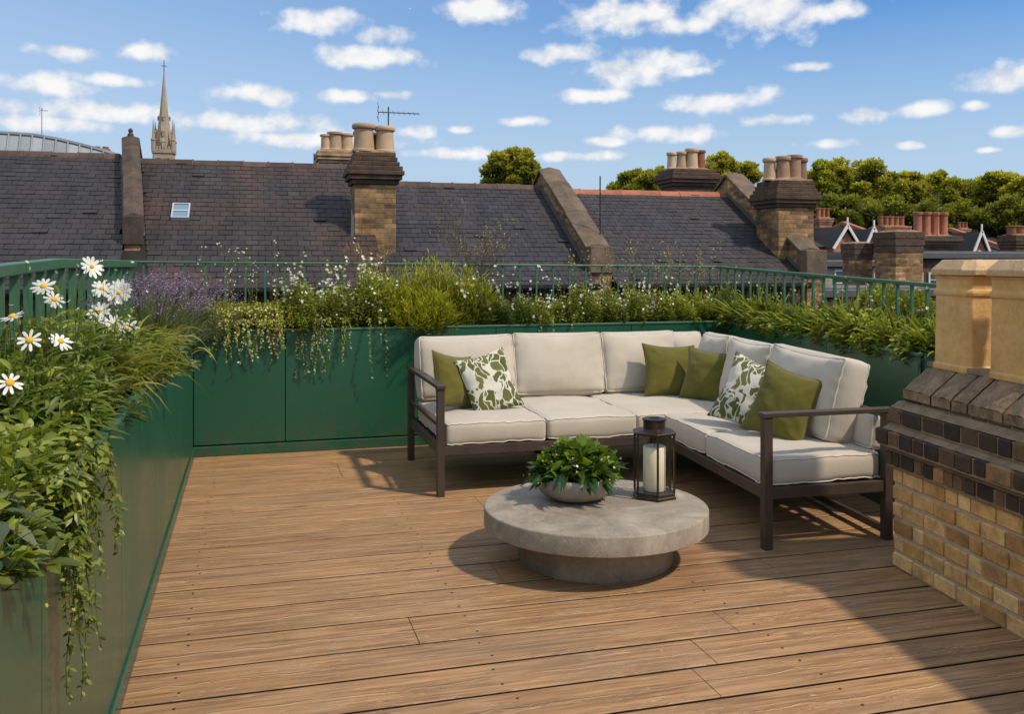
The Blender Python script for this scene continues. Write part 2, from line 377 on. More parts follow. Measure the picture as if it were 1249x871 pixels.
M['lf_grass'] = m_leaf('grass_mound_blade', (.06, .09, .008), (.50, .48, .035), .45)
M['lf_dark'] = m_leaf('dark_shrub_leaf', (.025, .055, .010), (.20, .24, .035))
M['lf_mid'] = m_leaf('mid_green_leaf', (.045, .080, .010), (.40, .43, .05), .4)
M['lf_strap'] = m_leaf('strap_leaf', (.028, .065, .012), (.40, .43, .06), .4, .38)
M['lf_grey'] = m_leaf('grey_green_leaf', (.06, .085, .045), (.17, .20, .11))
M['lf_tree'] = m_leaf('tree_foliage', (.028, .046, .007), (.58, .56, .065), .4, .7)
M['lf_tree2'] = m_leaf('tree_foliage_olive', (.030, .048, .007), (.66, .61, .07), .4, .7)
M['lf_treelow'] = m_leaf('shaded_tree_foliage', (.020, .036, .006), (.36, .37, .045), .35, .7)  # darker copy of the tree foliage, shade put into the leaf colour
M['stem'] = m_leaf('green_stem', (.05, .08, .015), (.15, .17, .04), .1)
M['stembrown'] = m_simple('woody_stem', (.075, .055, .028), .8)
M['bark'] = weathered('bark', (.035, .026, .018), (.09, .07, .05), .9, 3, .8, .05)
M['ground'] = weathered('town_ground', (.05, .05, .045), (.10, .095, .085), .9, .2, .3, .1, kind='World')
M['roofflat'] = weathered('flat_roof_felt', (.09, .09, .09), (.17, .165, .16), .9, 2, .3, .01)
M['render'] = weathered('aged_render', (.30, .26, .21), (.42, .38, .32), .85, 1.5, .2, .01)

# ------------------------------------------------------------------ camera, light, sky
cam = bpy.data.objects.new('camera', bpy.data.cameras.new('camera')); COL.objects.link(cam)
cam.data.sensor_width = 36; cam.data.lens = F/1249*36; cam.data.clip_end = 2000; cam.data.clip_start = .05
cam.location = (.43, 0, EYE); cam.rotation_euler = (R(90), 0, -TH); cam.data.shift_y = -(435.5-HY)/1249
sc.camera = cam
SEL = 51; SAZ = 134   # elevation, azimuth clockwise from +Y
sd = Vector((math.sin(R(SAZ))*math.cos(R(SEL)), math.cos(R(SAZ))*math.cos(R(SEL)), math.sin(R(SEL))))
sun = bpy.data.objects.new('sun', bpy.data.lights.new('sun', 'SUN')); COL.objects.link(sun)
sun.data.energy = 3.8; sun.data.angle = R(2.8); sun.data.color = (1, .86, .68)
sun.rotation_euler = sd.to_track_quat('Z', 'Y').to_euler(); sun.location = (6, -5, 12)

def world():
    w = bpy.data.worlds.new('World'); sc.world = w; w.use_nodes = True
    t = NT.__new__(NT); t.t = w.node_tree; t.t.nodes.clear()
    out = t.n('ShaderNodeOutputWorld'); bg = t.n('ShaderNodeBackground'); t.l(bg.outputs[0], out.inputs[0])
    sky = t.n('ShaderNodeTexSky'); sky.sky_type = 'NISHITA'; sky.sun_disc = False
    sky.sun_elevation = R(SEL); sky.sun_rotation = R(SAZ); sky.altitude = 0; sky.air_density = 1.25; sky.dust_density = .7; sky.ozone_density = 2.0
    g = t.n('ShaderNodeTexCoord').outputs['Generated']
    s = t.n('ShaderNodeSeparateXYZ'); t.l(g, s.inputs[0])
    az = t.math('ARCTAN2', s.outputs[0], s.outputs[1])
    hyp = t.math('SQRT', t.math('ADD', t.math('MULTIPLY', s.outputs[0], s.outputs[0]), t.math('MULTIPLY', s.outputs[1], s.outputs[1])))
    el = t.math('DIVIDE', s.outputs[2], t.math('MAXIMUM', hyp, .02))
    cb = t.n('ShaderNodeCombineXYZ'); t.l(az, cb.inputs[0]); t.l(el, cb.inputs[1])
    clouds = [(390,25,55,17),(465,42,36,12),(445,68,72,14),(590,12,45,19),(765,18,82,24),(820,32,58,14),(930,10,78,36),(1010,14,58,14),
              (85,63,38,10),(176,62,34,12),(50,104,62,15),(130,98,42,8),(317,115,62,12),(423,118,34,9),(480,115,24,6),(780,82,70,22),(690,65,48,11),
              (845,88,22,8),(720,117,46,9),(880,124,62,15),(942,145,42,8),(985,80,28,6),(1055,140,32,9),(1125,134,38,10),(1222,93,42,17),
              (1188,129,16,6),(1012,175,30,6),(805,163,62,11),(740,172,30,6),(635,148,26,6),(500,162,30,8),(560,158,18,5),(1235,160,22,8),(1207,183,13,4),
              (120,135,120,14),(300,150,110,13),(380,170,120,10),(60,150,70,10),(700,190,60,6),(560,188,60,8),(1110,178,16,5),(500,10,1,1)]
    dmin = None
    for (px, py, hw, hh) in clouds:
        k = (px-CX)/F; a0 = TH+math.atan(k); ck = math.cos(math.atan(k)); e0 = (HY-py)/F*ck
        sb = t.n('ShaderNodeVectorMath', operation='SUBTRACT'); t.l(cb.outputs[0], sb.inputs[0]); sb.inputs[1].default_value = (a0, e0, 0)
        ml = t.n('ShaderNodeVectorMath', operation='MULTIPLY'); t.l(sb.outputs[0], ml.inputs[0]); ml.inputs[1].default_value = (F/(hw*ck), F/(hh*ck), 0)
        ln = t.n('ShaderNodeVectorMath', operation='LENGTH'); t.l(ml.outputs[0], ln.inputs[0])
        dmin = ln.outputs['Value'] if dmin is None else t.math('MINIMUM', dmin, ln.outputs['Value'])
    mp = t.n('ShaderNodeMapping'); t.l(cb.outputs[0], mp.inputs[0]); mp.inputs['Scale'].default_value = (1, 1.15, 1)
    n1 = t.noise(mp.outputs[0], 30, 8, .52, .0); n2 = t.noise(mp.outputs[0], 80, 4, .6)
    mp2 = t.n('ShaderNodeMapping'); t.l(mp.outputs[0], mp2.inputs[0]); mp2.inputs['Location'].default_value = (.008, -.024, 0)
    n3 = t.noise(mp2.outputs[0], 30, 8, .52, .0)
    den = t.math('ADD', t.math('MULTIPLY', t.math('SUBTRACT', 1.2, dmin), 1.1), t.math('MULTIPLY', t.math('SUBTRACT', n1, .5), 3.0))
    # unseen clouds outside the frame, cover raised to whiten the fill light
    far = t.noise(mp.outputs[0], 5.5, 7, .6)
    gate = t.math('ADD', t.math('GREATER_THAN', t.math('ABSOLUTE', t.math('SUBTRACT', az, TH)), .62), t.math('GREATER_THAN', el, .36), clamp=True)
    den = t.math('MAXIMUM', den, t.math('SUBTRACT', t.math('MULTIPLY', t.math('SUBTRACT', far, .475), 9), t.math('MULTIPLY', t.math('SUBTRACT', 1, gate), 9)))
    cov = t.ramp(den, [(.0, 0), (.28, .22), (.62, .66), (1.0, .94)], 'LINEAR')
    lit = t.math('ADD', .62, t.math('MULTIPLY', t.math('SUBTRACT', n1, n3), 3.0), clamp=True)
    ccol = t.ramp(lit, [(0, (6.9, 7.3, 7.9)), (.5, (8.6, 8.7, 8.9)), (1, (9.8, 9.7, 9.5))])
    haze = t.ramp(el, [(0, .93), (.10, .80), (.17, .50), (.26, .08), (.36, 0)])
    haze = t.math('ADD', haze, t.math('MULTIPLY', t.math('MULTIPLY', t.math('SUBTRACT', .62, az), .55), t.math('SUBTRACT', 1, haze), clamp=True), clamp=True)
    skyc = t.mix(1, sky.outputs[0], (.46, .90, 1.40), 'MULTIPLY')
    skyc = t.mix(haze, skyc, (5.2, 6.6, 8.3))
    fin = t.mix(cov, skyc, ccol)
    t.l(fin, bg.inputs[0]); bg.inputs[1].default_value = .1
    return w
world()
sc.view_settings.view_transform = 'Standard'; sc.view_settings.look = 'None'; sc.view_settings.exposure = 0
sc.render.engine = 'CYCLES'; sc.cycles.max_bounces = 8; sc.cycles.transparent_max_bounces = 12
sc.cycles.sample_clamp_indirect = 6; sc.cycles.caustics_reflective = False; sc.cycles.caustics_refractive = False
try: sc.cycles.use_denoising = True
except Exception: pass

# ------------------------------------------------------------------ ground and terrace base
b = MB(); b.add([(-900,-300,-9),(1500,-300,-9),(1500,1500,-9),(-900,1500,-9)], [(0,1,2,3)]); o = b.build('ground', M['ground']); tag(o, kind='structure')
b = MB(); b.box(-.75, 7.5, -3, 8.35, -9, -.09); o = b.build('terrace_building', M['brickdark'], origin=(3,3,-9)); tag(o, 'dark brick building block that carries the roof terrace', 'building')
# deck
rows = [(235,558),(230,575.7),(225,594),(219,613),(214,631.5),(208,651.4),(202,673),(194,700),(187,724),(178,754.6),(168,788),(156,826.5),(145,864.6)]
ys = []
for px, py in rows:
    fw = F*EYE/(py-HY); r = (px-CX)/F*fw; ys.append(-r*ST+fw*CT)
ys[0] = 7.50
while ys[-1] > -.6: ys.append(ys[-1]-.24)
b = MB(); g = .017
nl = MB()
for i in range(len(ys)-1):
    y1, y0 = ys[i]-g/2, ys[i+1]+g/2
    rrow = random.random(); cuts = [0.004]; x = random.uniform(.9, 3.2) if i % 3 else random.uniform(2.0, 3.6)
    while x < 6.9: cuts.append(x); x += random.uniform(3.8, 5.2)
    cuts.append(7.2)
    for j in range(len(cuts)-1):
        x0, x1 = cuts[j]+.001, cuts[j+1]-.001; zt = random.uniform(-.0006, .0006); c = .0035
        tl = random.uniform(-.0006,.0006)
        v = [(x0,y0,-.03),(x1,y0,-.03),(x1,y1,-.03),(x0,y1,-.03),(x0,y0,zt-c),(x1,y0,zt-c),(x1,y1,zt-c+tl),(x0,y1,zt-c+tl),
             (x0+.001,y0+c,zt),(x1-.001,y0+c,zt),(x1-.001,y1-c,zt+tl),(x0+.001,y1-c,zt+tl)]
        b.add(v, [(0,3,2,1),(0,1,5,4),(1,2,6,5),(2,3,7,6),(3,0,4,7),(4,5,9,8),(5,6,10,9),(6,7,11,10),(7,4,8,11),(8,9,10,11)], rrow)
    for jx in np.arange(.18, 5.2, 1.12):
        for yy in (y0+.05, y1-.05):
            xx = jx+random.uniform(-.015,.015)
            ring = [(xx+.0055*math.cos(t), yy+.0055*math.sin(t), .0026) for t in np.linspace(0, 2*math.pi, 8, endpoint=False)]
            nl.add(ring, [tuple(range(8))])
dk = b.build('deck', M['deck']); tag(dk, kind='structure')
ax_ = dk.data.attributes.new('across', 'FLOAT', 'POINT'); ax_.data.foreach_set('value', np.tile(np.array([0,0,1,1]*3, np.float32), len(dk.data.vertices)//12))
nl.build('screw_heads', m_simple('dull_screw', (.07, .05, .035), .5, .3), dk)
b = MB(); b.box(0, 7.2, -.7, 7.5, -.085, -.035); o = b.build('deck_underlay', M['dark']); tag(o, kind='structure')

# ------------------------------------------------------------------ planters
PH = .975
def planter(name, P0, P1, width, joints, label, ends=(False, False), side=1, soil_name='soil'):
    """P0->P1: the line of the inner face on the deck side; width goes to the left of the direction * side."""
    P0 = Vector((*P0, 0)); P1 = Vector((*P1, 0)); L = (P1-P0).length; d = (P1-P0)/L; nrm = Vector((-d.y, d.x, 0))*side
    root = thing(name, (P0+P1)/2+nrm*width/2, label, 'planter')
    def Q(s, w, z): return tuple(P0+d*s+nrm*w+Vector((0,0,z)))
    def blk(bm, s0, s1, w0, w1, z0, z1, a=None):
        v = [Q(s0,w0,z0),Q(s1,w0,z0),Q(s1,w1,z0),Q(s0,w1,z0),Q(s0,w0,z1),Q(s1,w0,z1),Q(s1,w1,z1),Q(s0,w1,z1)]
        fc = BF if side > 0 else [f[::-1] for f in BF]
        bm.add(v, fc, a)
    js = [0]+joints+[L]
    for i in range(len(js)-1):
        m = MB(); blk(m, js[i]+.0025, js[i+1]-.0025, 0, .018, .088, PH-.02); bevel(m.build('panel', M['green'], root), .003, 2)
    m = MB(); blk(m, 0, L, .022, .034, .05, PH-.03); m.build('lining', M['dark'], root)
    m = MB(); blk(m, 0, L, -.012, .022, 0.0, .078); bevel(m.build('skirting', M['green'], root), .005, 2)
    m = MB(); blk(m, -.0, L, -.007, .03, PH-.018, PH); bevel(m.build('rim', M['rail'], root), .003, 2)
    m = MB(); blk(m, 0, L, width-.02, width, 0.0, PH); m.build('outer_panel', M['green'], root)
    for e, s in ((ends[0], 0), (ends[1], L)):
        if e:
            m = MB(); s0, s1 = (s, s+.018) if s == 0 else (s-.018, s); blk(m, s0, s1, .036, width-.021, 0.0, PH-.001); bevel(m.build('end_panel', M['green'], root), .003, 2)
    m = MB(); ns = int(L/.05); nw = 9
    vs = []; 
    for i in range(ns+1):
        for j in range(nw+1):
            s = .004+(L-.008)*i/ns; w = .038+(width-.062)*j/nw
            q = Q(s, w, 0); vs.append((q[0], q[1], PH-.075+.03*mnoise.noise(Vector((q[0]*6, q[1]*6, 0)))))
    fs = [(i*(nw+1)+j, (i+1)*(nw+1)+j, (i+1)*(nw+1)+j+1, i*(nw+1)+j+1) for i in range(ns) for j in range(nw)]
    if side < 0: pass
    m.add(vs, fs); m.build('soil', M['soil'], root)
    # rivets along the skirting and edges
    for s in np.arange(.12, L-.05, .84):
        m = MB()
        for z in (.045,):
            q = Q(s, -.0125, z); m.lathe([(.006,0),(.004,.003)], (0,0,0), 8); 
            vv = m.v[-1]; out = -nrm; sdx = d
            m.v[-1] = np.array([tuple(Vector(q)+sdx*p[0]+Vector((0,0,1))*p[1]+out*p[2]) for p in vv])
        m.build('rivet', M['rail'], root)
    return root
Yb = 7.48
def xs_at(px, Y): return at(px, Y)[0]
jl = []
for px in (148, 190, 211):
    y, _ = atX(px, 0); jl.append(y-.6)
planter('planter', (0, .6), (0, Yb-.001), .56, [jl[0]-1.25]+jl, 'long green metal planter along the left side, holding daisies and lavender', side=1)
jb = [xs_at(px, Yb)+.56 for px in (348, 605, 770)]
planter('planter', (-.56, Yb), (5.0, Yb), .57, [.562]+jb, 'green metal planter running along the back behind the sofa', side=1)
RP0 = Vector((4.53, Yb-.002, 0)); 
fwE = F*(EYE-PH)/(431-HY); rE = (1120-CX)/F*fwE; RP1 = Vector((.43+rE*CT+fwE*ST, -rE*ST+fwE*CT, 0))
planter('planter', (RP1.x, RP1.y), (RP0.x, RP0.y), .5, [1.1, 2.1], 'green metal planter down the right side filled with strap leaves', ends=(True, False), side=-1)
print('right planter end', RP1)

# ------------------------------------------------------------------ railings
def railing(label, pts, spacing, bw, bd, rail_w, rail_h, zb=.9):
    root = thing('railing', ((Vector(pts[0])+Vector(pts[-1]))/2).to_tuple()[:2]+(zb,), label, 'railing', 'green railings round the terrace')
    for p, q in zip(pts[:-1], pts[1:]):
        p = Vector(p); q = Vector(q)
        m = MB(); m.bar(p-Vector((0,0,rail_h/2)), q-Vector((0,0,rail_h/2)), rail_w, rail_h); bevel(m.build('handrail', M['rail'], root), .006, 2)
        L = (q-p).length; n = max(1, int(L/spacing)); d = (q-p)/L
        m = MB(); m.bar((p.x,p.y,zb+.06), (q.x,q.y,zb+.06), .03, .012); m.build('bottom_rail', M['rail'], root)
        for i in range(n):
            c = p+(q-p)*((i+.5)/n)
            m = MB(); dd = Vector((d.x, d.y, 0)).normalized(); 
            m.bar((c.x,c.y,zb), (c.x,c.y,c.z-rail_h), bw, bd, up=tuple(Vector((-dd.y, dd.x, 0)))); 
            m.build('baluster', M['rail'], root)
    return root
A = (-.60, 1.9, 1.43); B_ = (-.585, 5.46, 1.522); C_ = (-.50, 8.09, 1.515); D_ = (4.80, 8.09, 1.468); E_ = (4.56, 4.42, 1.352)
def vup(bw): pass
railing('green railing with broad flat bars on the left side', [A, B_, C_], .25, .03, .036, .065, .055)
railing('slim green railing along the back below the slate roofs', [C_, D_], .158, .015, .015, .04, .02)
railing('green railing on the right above the strap leaves', [D_, E_], .15, .018, .018, .045, .026)

# ------------------------------------------------------------------ slate roofs of the terrace opposite
YR = 18.0; SL = .591; cs = 1/math.sqrt(1+SL*SL); sn = SL*cs
def slate_roof(label, x0, x1, zr, mat, ridge_mat, eave=1.1, sw=.205, exp=.165, ridge_len=.45, grp='slate roofs opposite', skL=False, skR=False, wallm='brickdark'):
    root = thing('slate_roofed_house', ((x0+x1)/2, YR, -9), label, 'house', grp)
    m = MB(); L = (zr-eave)/sn; n = int(L/exp)+1
    for r in range(n):
        s1 = L-(r)*exp; s0 = s1-exp+.010   # distance from ridge, lower edge = s1
        if s1 < .1: continue
        off = (r % 2)*sw/2
        x = x0-off
        while x < x1+(.5 if skR else 0):
            sk = max(0, s1)*.115; a = max(x, x0+(sk if skL else 0))+.004; c = min(x+sw, x1+(sk if skR else 0))-.004; x += sw
            if c-a < .03: continue
            j = random.gauss(0, .005); jl_ = random.gauss(0, .003); lift = .005+random.uniform(0, .006)+(.02 if random.random() < .012 else 0)
            def P(xx, s, h): return (xx, YR-s*cs-h*sn*0-h*sn, zr-s*sn+h*cs)
            low = s1+j
            v = [P(a,low+jl_,0),P(c,low-jl_,0),P(c,s0,-.004),P(a,s0,-.004),P(a,low+jl_,lift),P(c,low-jl_,lift),P(c,s0,.005),P(a,s0,.005)]
            m.add(v, [(4,5,6,7),(0,1,5,4),(1,2,6,5),(3,0,4,7)])
    # underlay and back slope
    yb = YR-L*cs
    rf = m.build('roof', mat, root)
    m = MB(); m.add([(x0,yb,eave-.02),(x1,yb,eave-.02),(x1,YR,zr-.02),(x0,YR,zr-.02),(x0,2*YR-yb,eave-.02),(x1,2*YR-yb,eave-.02)], [(0,1,2,3),(3,2,5,4)], .3)
    m.build('rear_slope', M['dark'], root)
    m = MB(); x = x0
    while x < x1-.05:
        e = min(x+ridge_len, x1); z = zr+.01+random.uniform(-.006,.006)
        pr_ = [(-.13,-.085),(-.10,-.035),(-.055,.01),(0,.028),(.055,.01),(.10,-.035),(.13,-.085)]
        vs = [(xx, YR+p, z+q+k) for xx, k in ((x+.004, 0),(e-.004, .004)) for p, q in pr_]
        m.add(vs, [(i,i+1,i+8,i+7) for i in range(6)]+[tuple(range(7))[::-1], tuple(range(7,14))])
        m.box(e-.022, e+.022, YR-.14, YR+.14, z-.08, z+.036) if False else None
        x += ridge_len
    for k in range(int((x1-x0)/ridge_len)):
        xx = x0+(k+1)*ridge_len
        vs = [(xx+dx, YR+p*1.06, zr+.018+q) for dx in (-.014, .014) for p, q in [(-.13,-.085),(-.10,-.030),(-.055,.016),(0,.034),(.055,.016),(.10,-.030),(.13,-.085)]]
        m.add(vs, [(i,i+1,i+8,i+7) for i in range(6)]+[tuple(range(7))[::-1], tuple(range(7,14))], 5.0)
    m.build('ridge_tiles', ridge_mat, root)
    m = MB(); m.box(x0, x1, yb+.25, 2*YR-yb-.25, -9, eave-.06); m.build('wall', M[wallm], root)
    m = MB(); prof = [(-.06,.05),(-.055,-.01),(-.03,-.05),(.0,-.06),(.03,-.05),(.055,-.01),(.06,.05)]
    vs = [(xx, yb-.02+p, eave-.02+q) for xx in (x0, x1) for p, q in prof]
    m.add(vs, [(i+7,i+8,i+1,i) for i in range(6)]); m.build('gutter', M['black'], root)
    return root, rf
XP1 = -1.68; XP2 = 2.75; XP3 = 6.32; XP4 = 10.55
slate_roof('house with plain grey slate roof at the far left', -12.0, XP1-.17, 3.43, M['slateA'], M['ridge'], skR=True)
h2, _ = slate_roof('house with brown stained slate roof and small skylight', XP1+.17, XP2-.3, 3.36, M['slateB'], M['ridge'], skL=True)
slate_roof('house with grey slate roof right of the twin pot chimney', XP2-.3, XP3-.2, 3.05, M['slateC'], M['ridge'], ridge_len=.46)
slate_roof('house with blue grey slate roof and bright red ridge tiles', XP3+.2, XP4-.2, 2.98, M['slateC'], M['ridge_red'], sw=.19, exp=.155)
# skylight
m = MB(); c = ptY(221, 261, 16.3); s_ = (3.36-c.z)/sn
def SP(x, s, h, zr=3.36): return (x, YR-s*cs-h*sn, zr-s*sn+h*cs)
sx0, sx1 = c.x-.14, c.x+.14
def sbox(m, x0, x1, s0, s1, h0, h1):
    m.add([SP(x0,s1,h0),SP(x1,s1,h0),SP(x1,s0,h0),SP(x0,s0,h0),SP(x0,s1,h1),SP(x1,s1,h1),SP(x1,s0,h1),SP(x0,s0,h1)], BF)
c_s = s_; sbox(m, sx0-.0, sx1+.0, c_s-.26, c_s-.235, .01, .075); sbox(m, sx0, sx1, c_s+.235, c_s+.26, .01, .075); sbox(m, sx0, sx0+.025, c_s-.235, c_s+.235, .01, .075); sbox(m, sx1-.025, sx1, c_s-.235, c_s+.235, .01, .075)
sbox(m, sx0+.025, sx1-.025, c_s-.02, c_s+.02, .01, .07)
w_ = m.build('skylight', M['skyframe'], h2)
m = MB(); sbox(m, sx0+.026, sx1-.026, c_s-.234, c_s+.234, .03, .055); m.build('pane', M['skylight'], w_)

# parapet walls between the houses
def parapet(label, xc, w, zr, hgt, s_end, mat='bricktan', cop='coping', back=1.3, brick_foot=False, skip=None, skew=0, mat2=None):
    root = thing('parapet_wall', (xc, YR, -9), label, 'parapet', 'party wall parapets')
    def P(x, s, h): return (x, YR-s*cs, zr-s*sn*(1 if s > 0 else -1)*1+h) if s >= 0 else (x, YR-s*cs, zr+s*sn+h)
    XS = lambda s: xc+skew*max(0, s)
    m = MB()
    prof = [(s_end, -1.2), (s_end, hgt), (0, hgt), (-back, hgt), (-back, -1.2)]
    pts = [P(0, s, h) for s, h in prof]
    vs = [(XS(q[0])-w/2, p[1], p[2]) for p, q in zip(pts, prof)]+[(XS(q[0])+w/2, p[1], p[2]) for p, q in zip(pts, prof)]
    m.add(vs, [(0,1,2,3,4)[::-1], (5,6,7,8,9), (0,5,6,1)[::-1], (1,6,7,2)[::-1], (2,7,8,3)[::-1], (3,8,9,4)[::-1], (0,4,9,5)]); m.build('wall', M[mat], root)
    # coping stones, a run of slabs
    n = max(2, int(s_end/.62)); cw = w/2+.05
    m = MB()
    for i in range(n):
        s0 = s_end*(i)/n+.003; s1 = s_end*(i+1)/n-.003; j = random.uniform(-.006,.006)
        vs = []
        for s in (s0, s1):
            for x, h in ((-cw, .0),(-cw,.055),(0,.105),(cw,.055),(cw,.0)):
                y_, z_ = P(0, s, hgt+h+j)[1:]; vs.append((XS(s)+x+j, y_, z_))
        m.add(vs, [(0,5,6,1),(1,6,7,2),(2,7,8,3),(3,8,9,4),(4,9,5,0),(0,1,2,3,4),(9,8,7,6,5)])
    s0, s1 = -.003, -back; vs = []
    for s in (s0, s1):
        for x, h in ((-cw, .0),(-cw,.055),(0,.105),(cw,.055),(cw,.0)):
            y_, z_ = P(0, s, hgt+h)[1:]; vs.append((xc+x, y_, z_))
    m.add(vs, [(0,1,6,5),(1,2,7,6),(2,3,8,7),(3,4,9,8),(4,0,5,9),(0,4,3,2,1),(5,6,7,8,9)])
    bevel(m.build('coping', M[cop], root), .01, 2)
    # lead flashing where the slates meet the wall
    m = MB()
    for sgn in (-1, 1):
        x = xc+sgn*(w/2+.03)
        p0 = P(x+skew*s_end, s_end-.02, .045); p1 = P(x, .05, .045); m.bar(p0, p1, .07, .035)
    m.build('flashing', M['lead'], root)
    # kneeler and pier at the foot
    e = P(xc, s_end, 0); xk = XS(s_end)
    m = MB(); m.box(xk-w/2-.04, xk+w/2+.04, e[1]-.22, e[1]+.12, e[2]-.08, e[2]+hgt+.05); bevel(m.build('kneeler', M[cop], root), .015, 2)
    m = MB(); m.box(xk-w/2-.01, xk+w/2+.01, e[1]-.18, e[1]+.10, -3, e[2]-.083); m.build('pier', M['brickorange' if brick_foot else mat], root)
    return root
parapet('narrow upright looking parapet between the two left roofs', XP1, .20, 3.40, .32, 3.05, cop='copingdark', brick_foot=True, skew=.115)
parapet('thick stone coped parapet sloping down right of the single tree', XP3, .36, 3.02, .34, 3.2)
parapet('stone coped parapet beside the four pot chimney', XP4, .36, 2.98, .38, 3.3)
# finial on left parapet
m = MB(); m.lathe([(.05,0),(.055,.05),(.03,.08),(.045,.12),(.02,.16)], (XP1, YR, 3.40+.38), 12); o = m.build('finial', M['ridge'], origin=(XP1,YR,3.8)); tag(o, 'small clay finial on top of the narrow left parapet', 'finial')

# ------------------------------------------------------------------ distant chimney stacks
def pot_profile(r, h, kind):
    if kind == 'roll': return [(r*1.12,0),(r*1.12,h*.07),(r*.98,h*.1),(r*.90,h*.5),(r*.86,h*.8),(r*1.05,h*.83),(r*1.1,h*.88),(r*1.1,h*.94),(r*1.0,h),(r*.8,h),(r*.78,h*.9)]
    if kind == 'straight': return [(r*1.1,0),(r*1.1,h*.08),(r*.92,h*.12),(r*.9,h*.86),(r*1.12,h*.88),(r*1.12,h*.98),(r*.95,h),(r*.76,h),(r*.74,h*.9)]
    return [(r*1.0,0),(r*1.15,h*.05),(r*1.15,h*.18),(r*.85,h*.26),(r*.82,h*.8),(r*1.0,h*.84),(r*1.0,h),(r*.78,h),(r*.76,h*.9)]
def stack(label, c, wx, wy, z0, ztop, pots, mat, corb, nlay=4, clay=.08, cout=.07, group=None, flare=True, name='chimney_stack', neck=None):
    """c = centre x,y. ztop = top of brickwork."""
    root = thing(name, (c[0], c[1], z0), label, 'chimney', group)
    zb = ztop-nlay*clay
    m = MB(); m.box(c[0]-wx/2, c[0]+wx/2, c[1]-wy/2, c[1]+wy/2, z0, zb); bevel(m.build('stack_body', mat, root), .012, 2)
    m = MB(); prof = [.35, .75, 1.0, .8, .45, .2, .0, -.1][:nlay] if flare else [.5]*nlay
    for i in range(nlay):
        o_ = cout*prof[i]; z = zb+i*clay
        m.box(c[0]-wx/2-o_, c[0]+wx/2+o_, c[1]-wy/2-o_, c[1]+wy/2+o_, z+.003, z+clay, random.random())
    bevel(m.build('corbelled_head', corb, root), .012, 2)
    # flaunching mound
    m = MB(); a, b2 = wx/2-.01, wy/2-.01
    m.add([(c[0]-a,c[1]-b2,ztop+.002),(c[0]+a,c[1]-b2,ztop+.002),(c[0]+a,c[1]+b2,ztop+.002),(c[0]-a,c[1]+b2,ztop+.002),
           (c[0]-a*.7,c[1]-b2*.6,ztop+.06),(c[0]+a*.7,c[1]-b2*.6,ztop+.06),(c[0]+a*.7,c[1]+b2*.6,ztop+.06),(c[0]-a*.7,c[1]+b2*.6,ztop+.06)], BF)
    m.build('flaunching', M['flaunch'], root)
    for (dx, dy, r, h, kind, pm) in pots:
        m = MB(); m.lathe(pot_profile(r, h, kind), (c[0]+dx, c[1]+dy, ztop+.02), 24); m.build('chimney_pot', M[pm], root, smooth=True).modifiers.new('e', 'EDGE_SPLIT').split_angle = R(40)
    return root
def place(px, Y): X, fw = at(px, Y); return X, fw
# twin pot chimney between roofs 2 and 3
cx_, fw = place(455, 15.95)
zt = zz(188, fw)
stack('sooty brick chimney carrying big buff pots and the aerial', (cx_, 15.95), .70, .62, 1.0, zt,
      [(-.17,-.10,.185,.48,'roll','potbuff'),(.19,-.10,.165,.45,'roll','potbuff'),(-.19,.22,.12,.40,'roll','potbrown'),(.10,.24,.12,.38,'roll','potbrown')], M['bricktan'], M['brickblack'] if False else M['brickdark'], 7, .078, .13, 'chimneys on the slate roofs')
SC1 = (cx_, 15.95, zt)
m = MB(); m.bar((cx_-.40,15.55,1.75),(cx_-.36,15.75,2.6),.05,.03); m.bar((cx_-.36,15.6,1.55),(cx_-.36,16.3,2.0),.10,.03)
o = m.build('lead_flashing', M['lead'], origin=(cx_-.36,15.6,1.6)); tag(o, 'grey lead flashing at the left foot of the aerial chimney', 'flashing')
cx2, fw2 = place(408, 21); zt2 = zz(186, fw2)
stack('cream brick chimney with three buff pots rising behind the ridge', (cx2, 21), .66, .8, 1.5, zt2,
      [(-.20,-.15,.12,.36,'straight','potbuff'),(.0,-.15,.16,.42,'straight','potbuff'),(.26,-.1,.15,.40,'straight','potbuff')], M['brickcream'], M['brickcream'], 4, .07, .10, 'chimneys on the slate roofs')
cx3, fw3 = place(838, 21); zt3 = zz(208, fw3)
stack('dark chimney with four mixed pots, the right one red', (cx3, 21), 1.05, .8, 1.0, zt3,
      [(-.42,0,.12,.42,'roll','potbuff'),(-.18,-.05,.13,.44,'roll','potbuff'),(.08,-.1,.16,.52,'roll','potbuff'),(.36,0,.13,.50,'straight','potterra')], M['brickdark'], M['brickdark'], 5, .085, .14, 'chimneys on the slate roofs')
cx4, fw4 = place(957, 16.0); zt4 = zz(222, fw4)
stack('tall tan brick chimney with a row of four pots', (cx4, 16.0), .78, .8, .8, zt4,
      [(-.33,0,.13,.44,'roll','potbuff'),(-.10,-.1,.145,.47,'roll','potbrown'),(.13,-.12,.15,.50,'straight','potbrown'),(.36,0,.13,.46,'roll','potbrown')], M['bricktan'], M['brickdark'], 7, .075, .12, 'chimneys on the slate roofs')

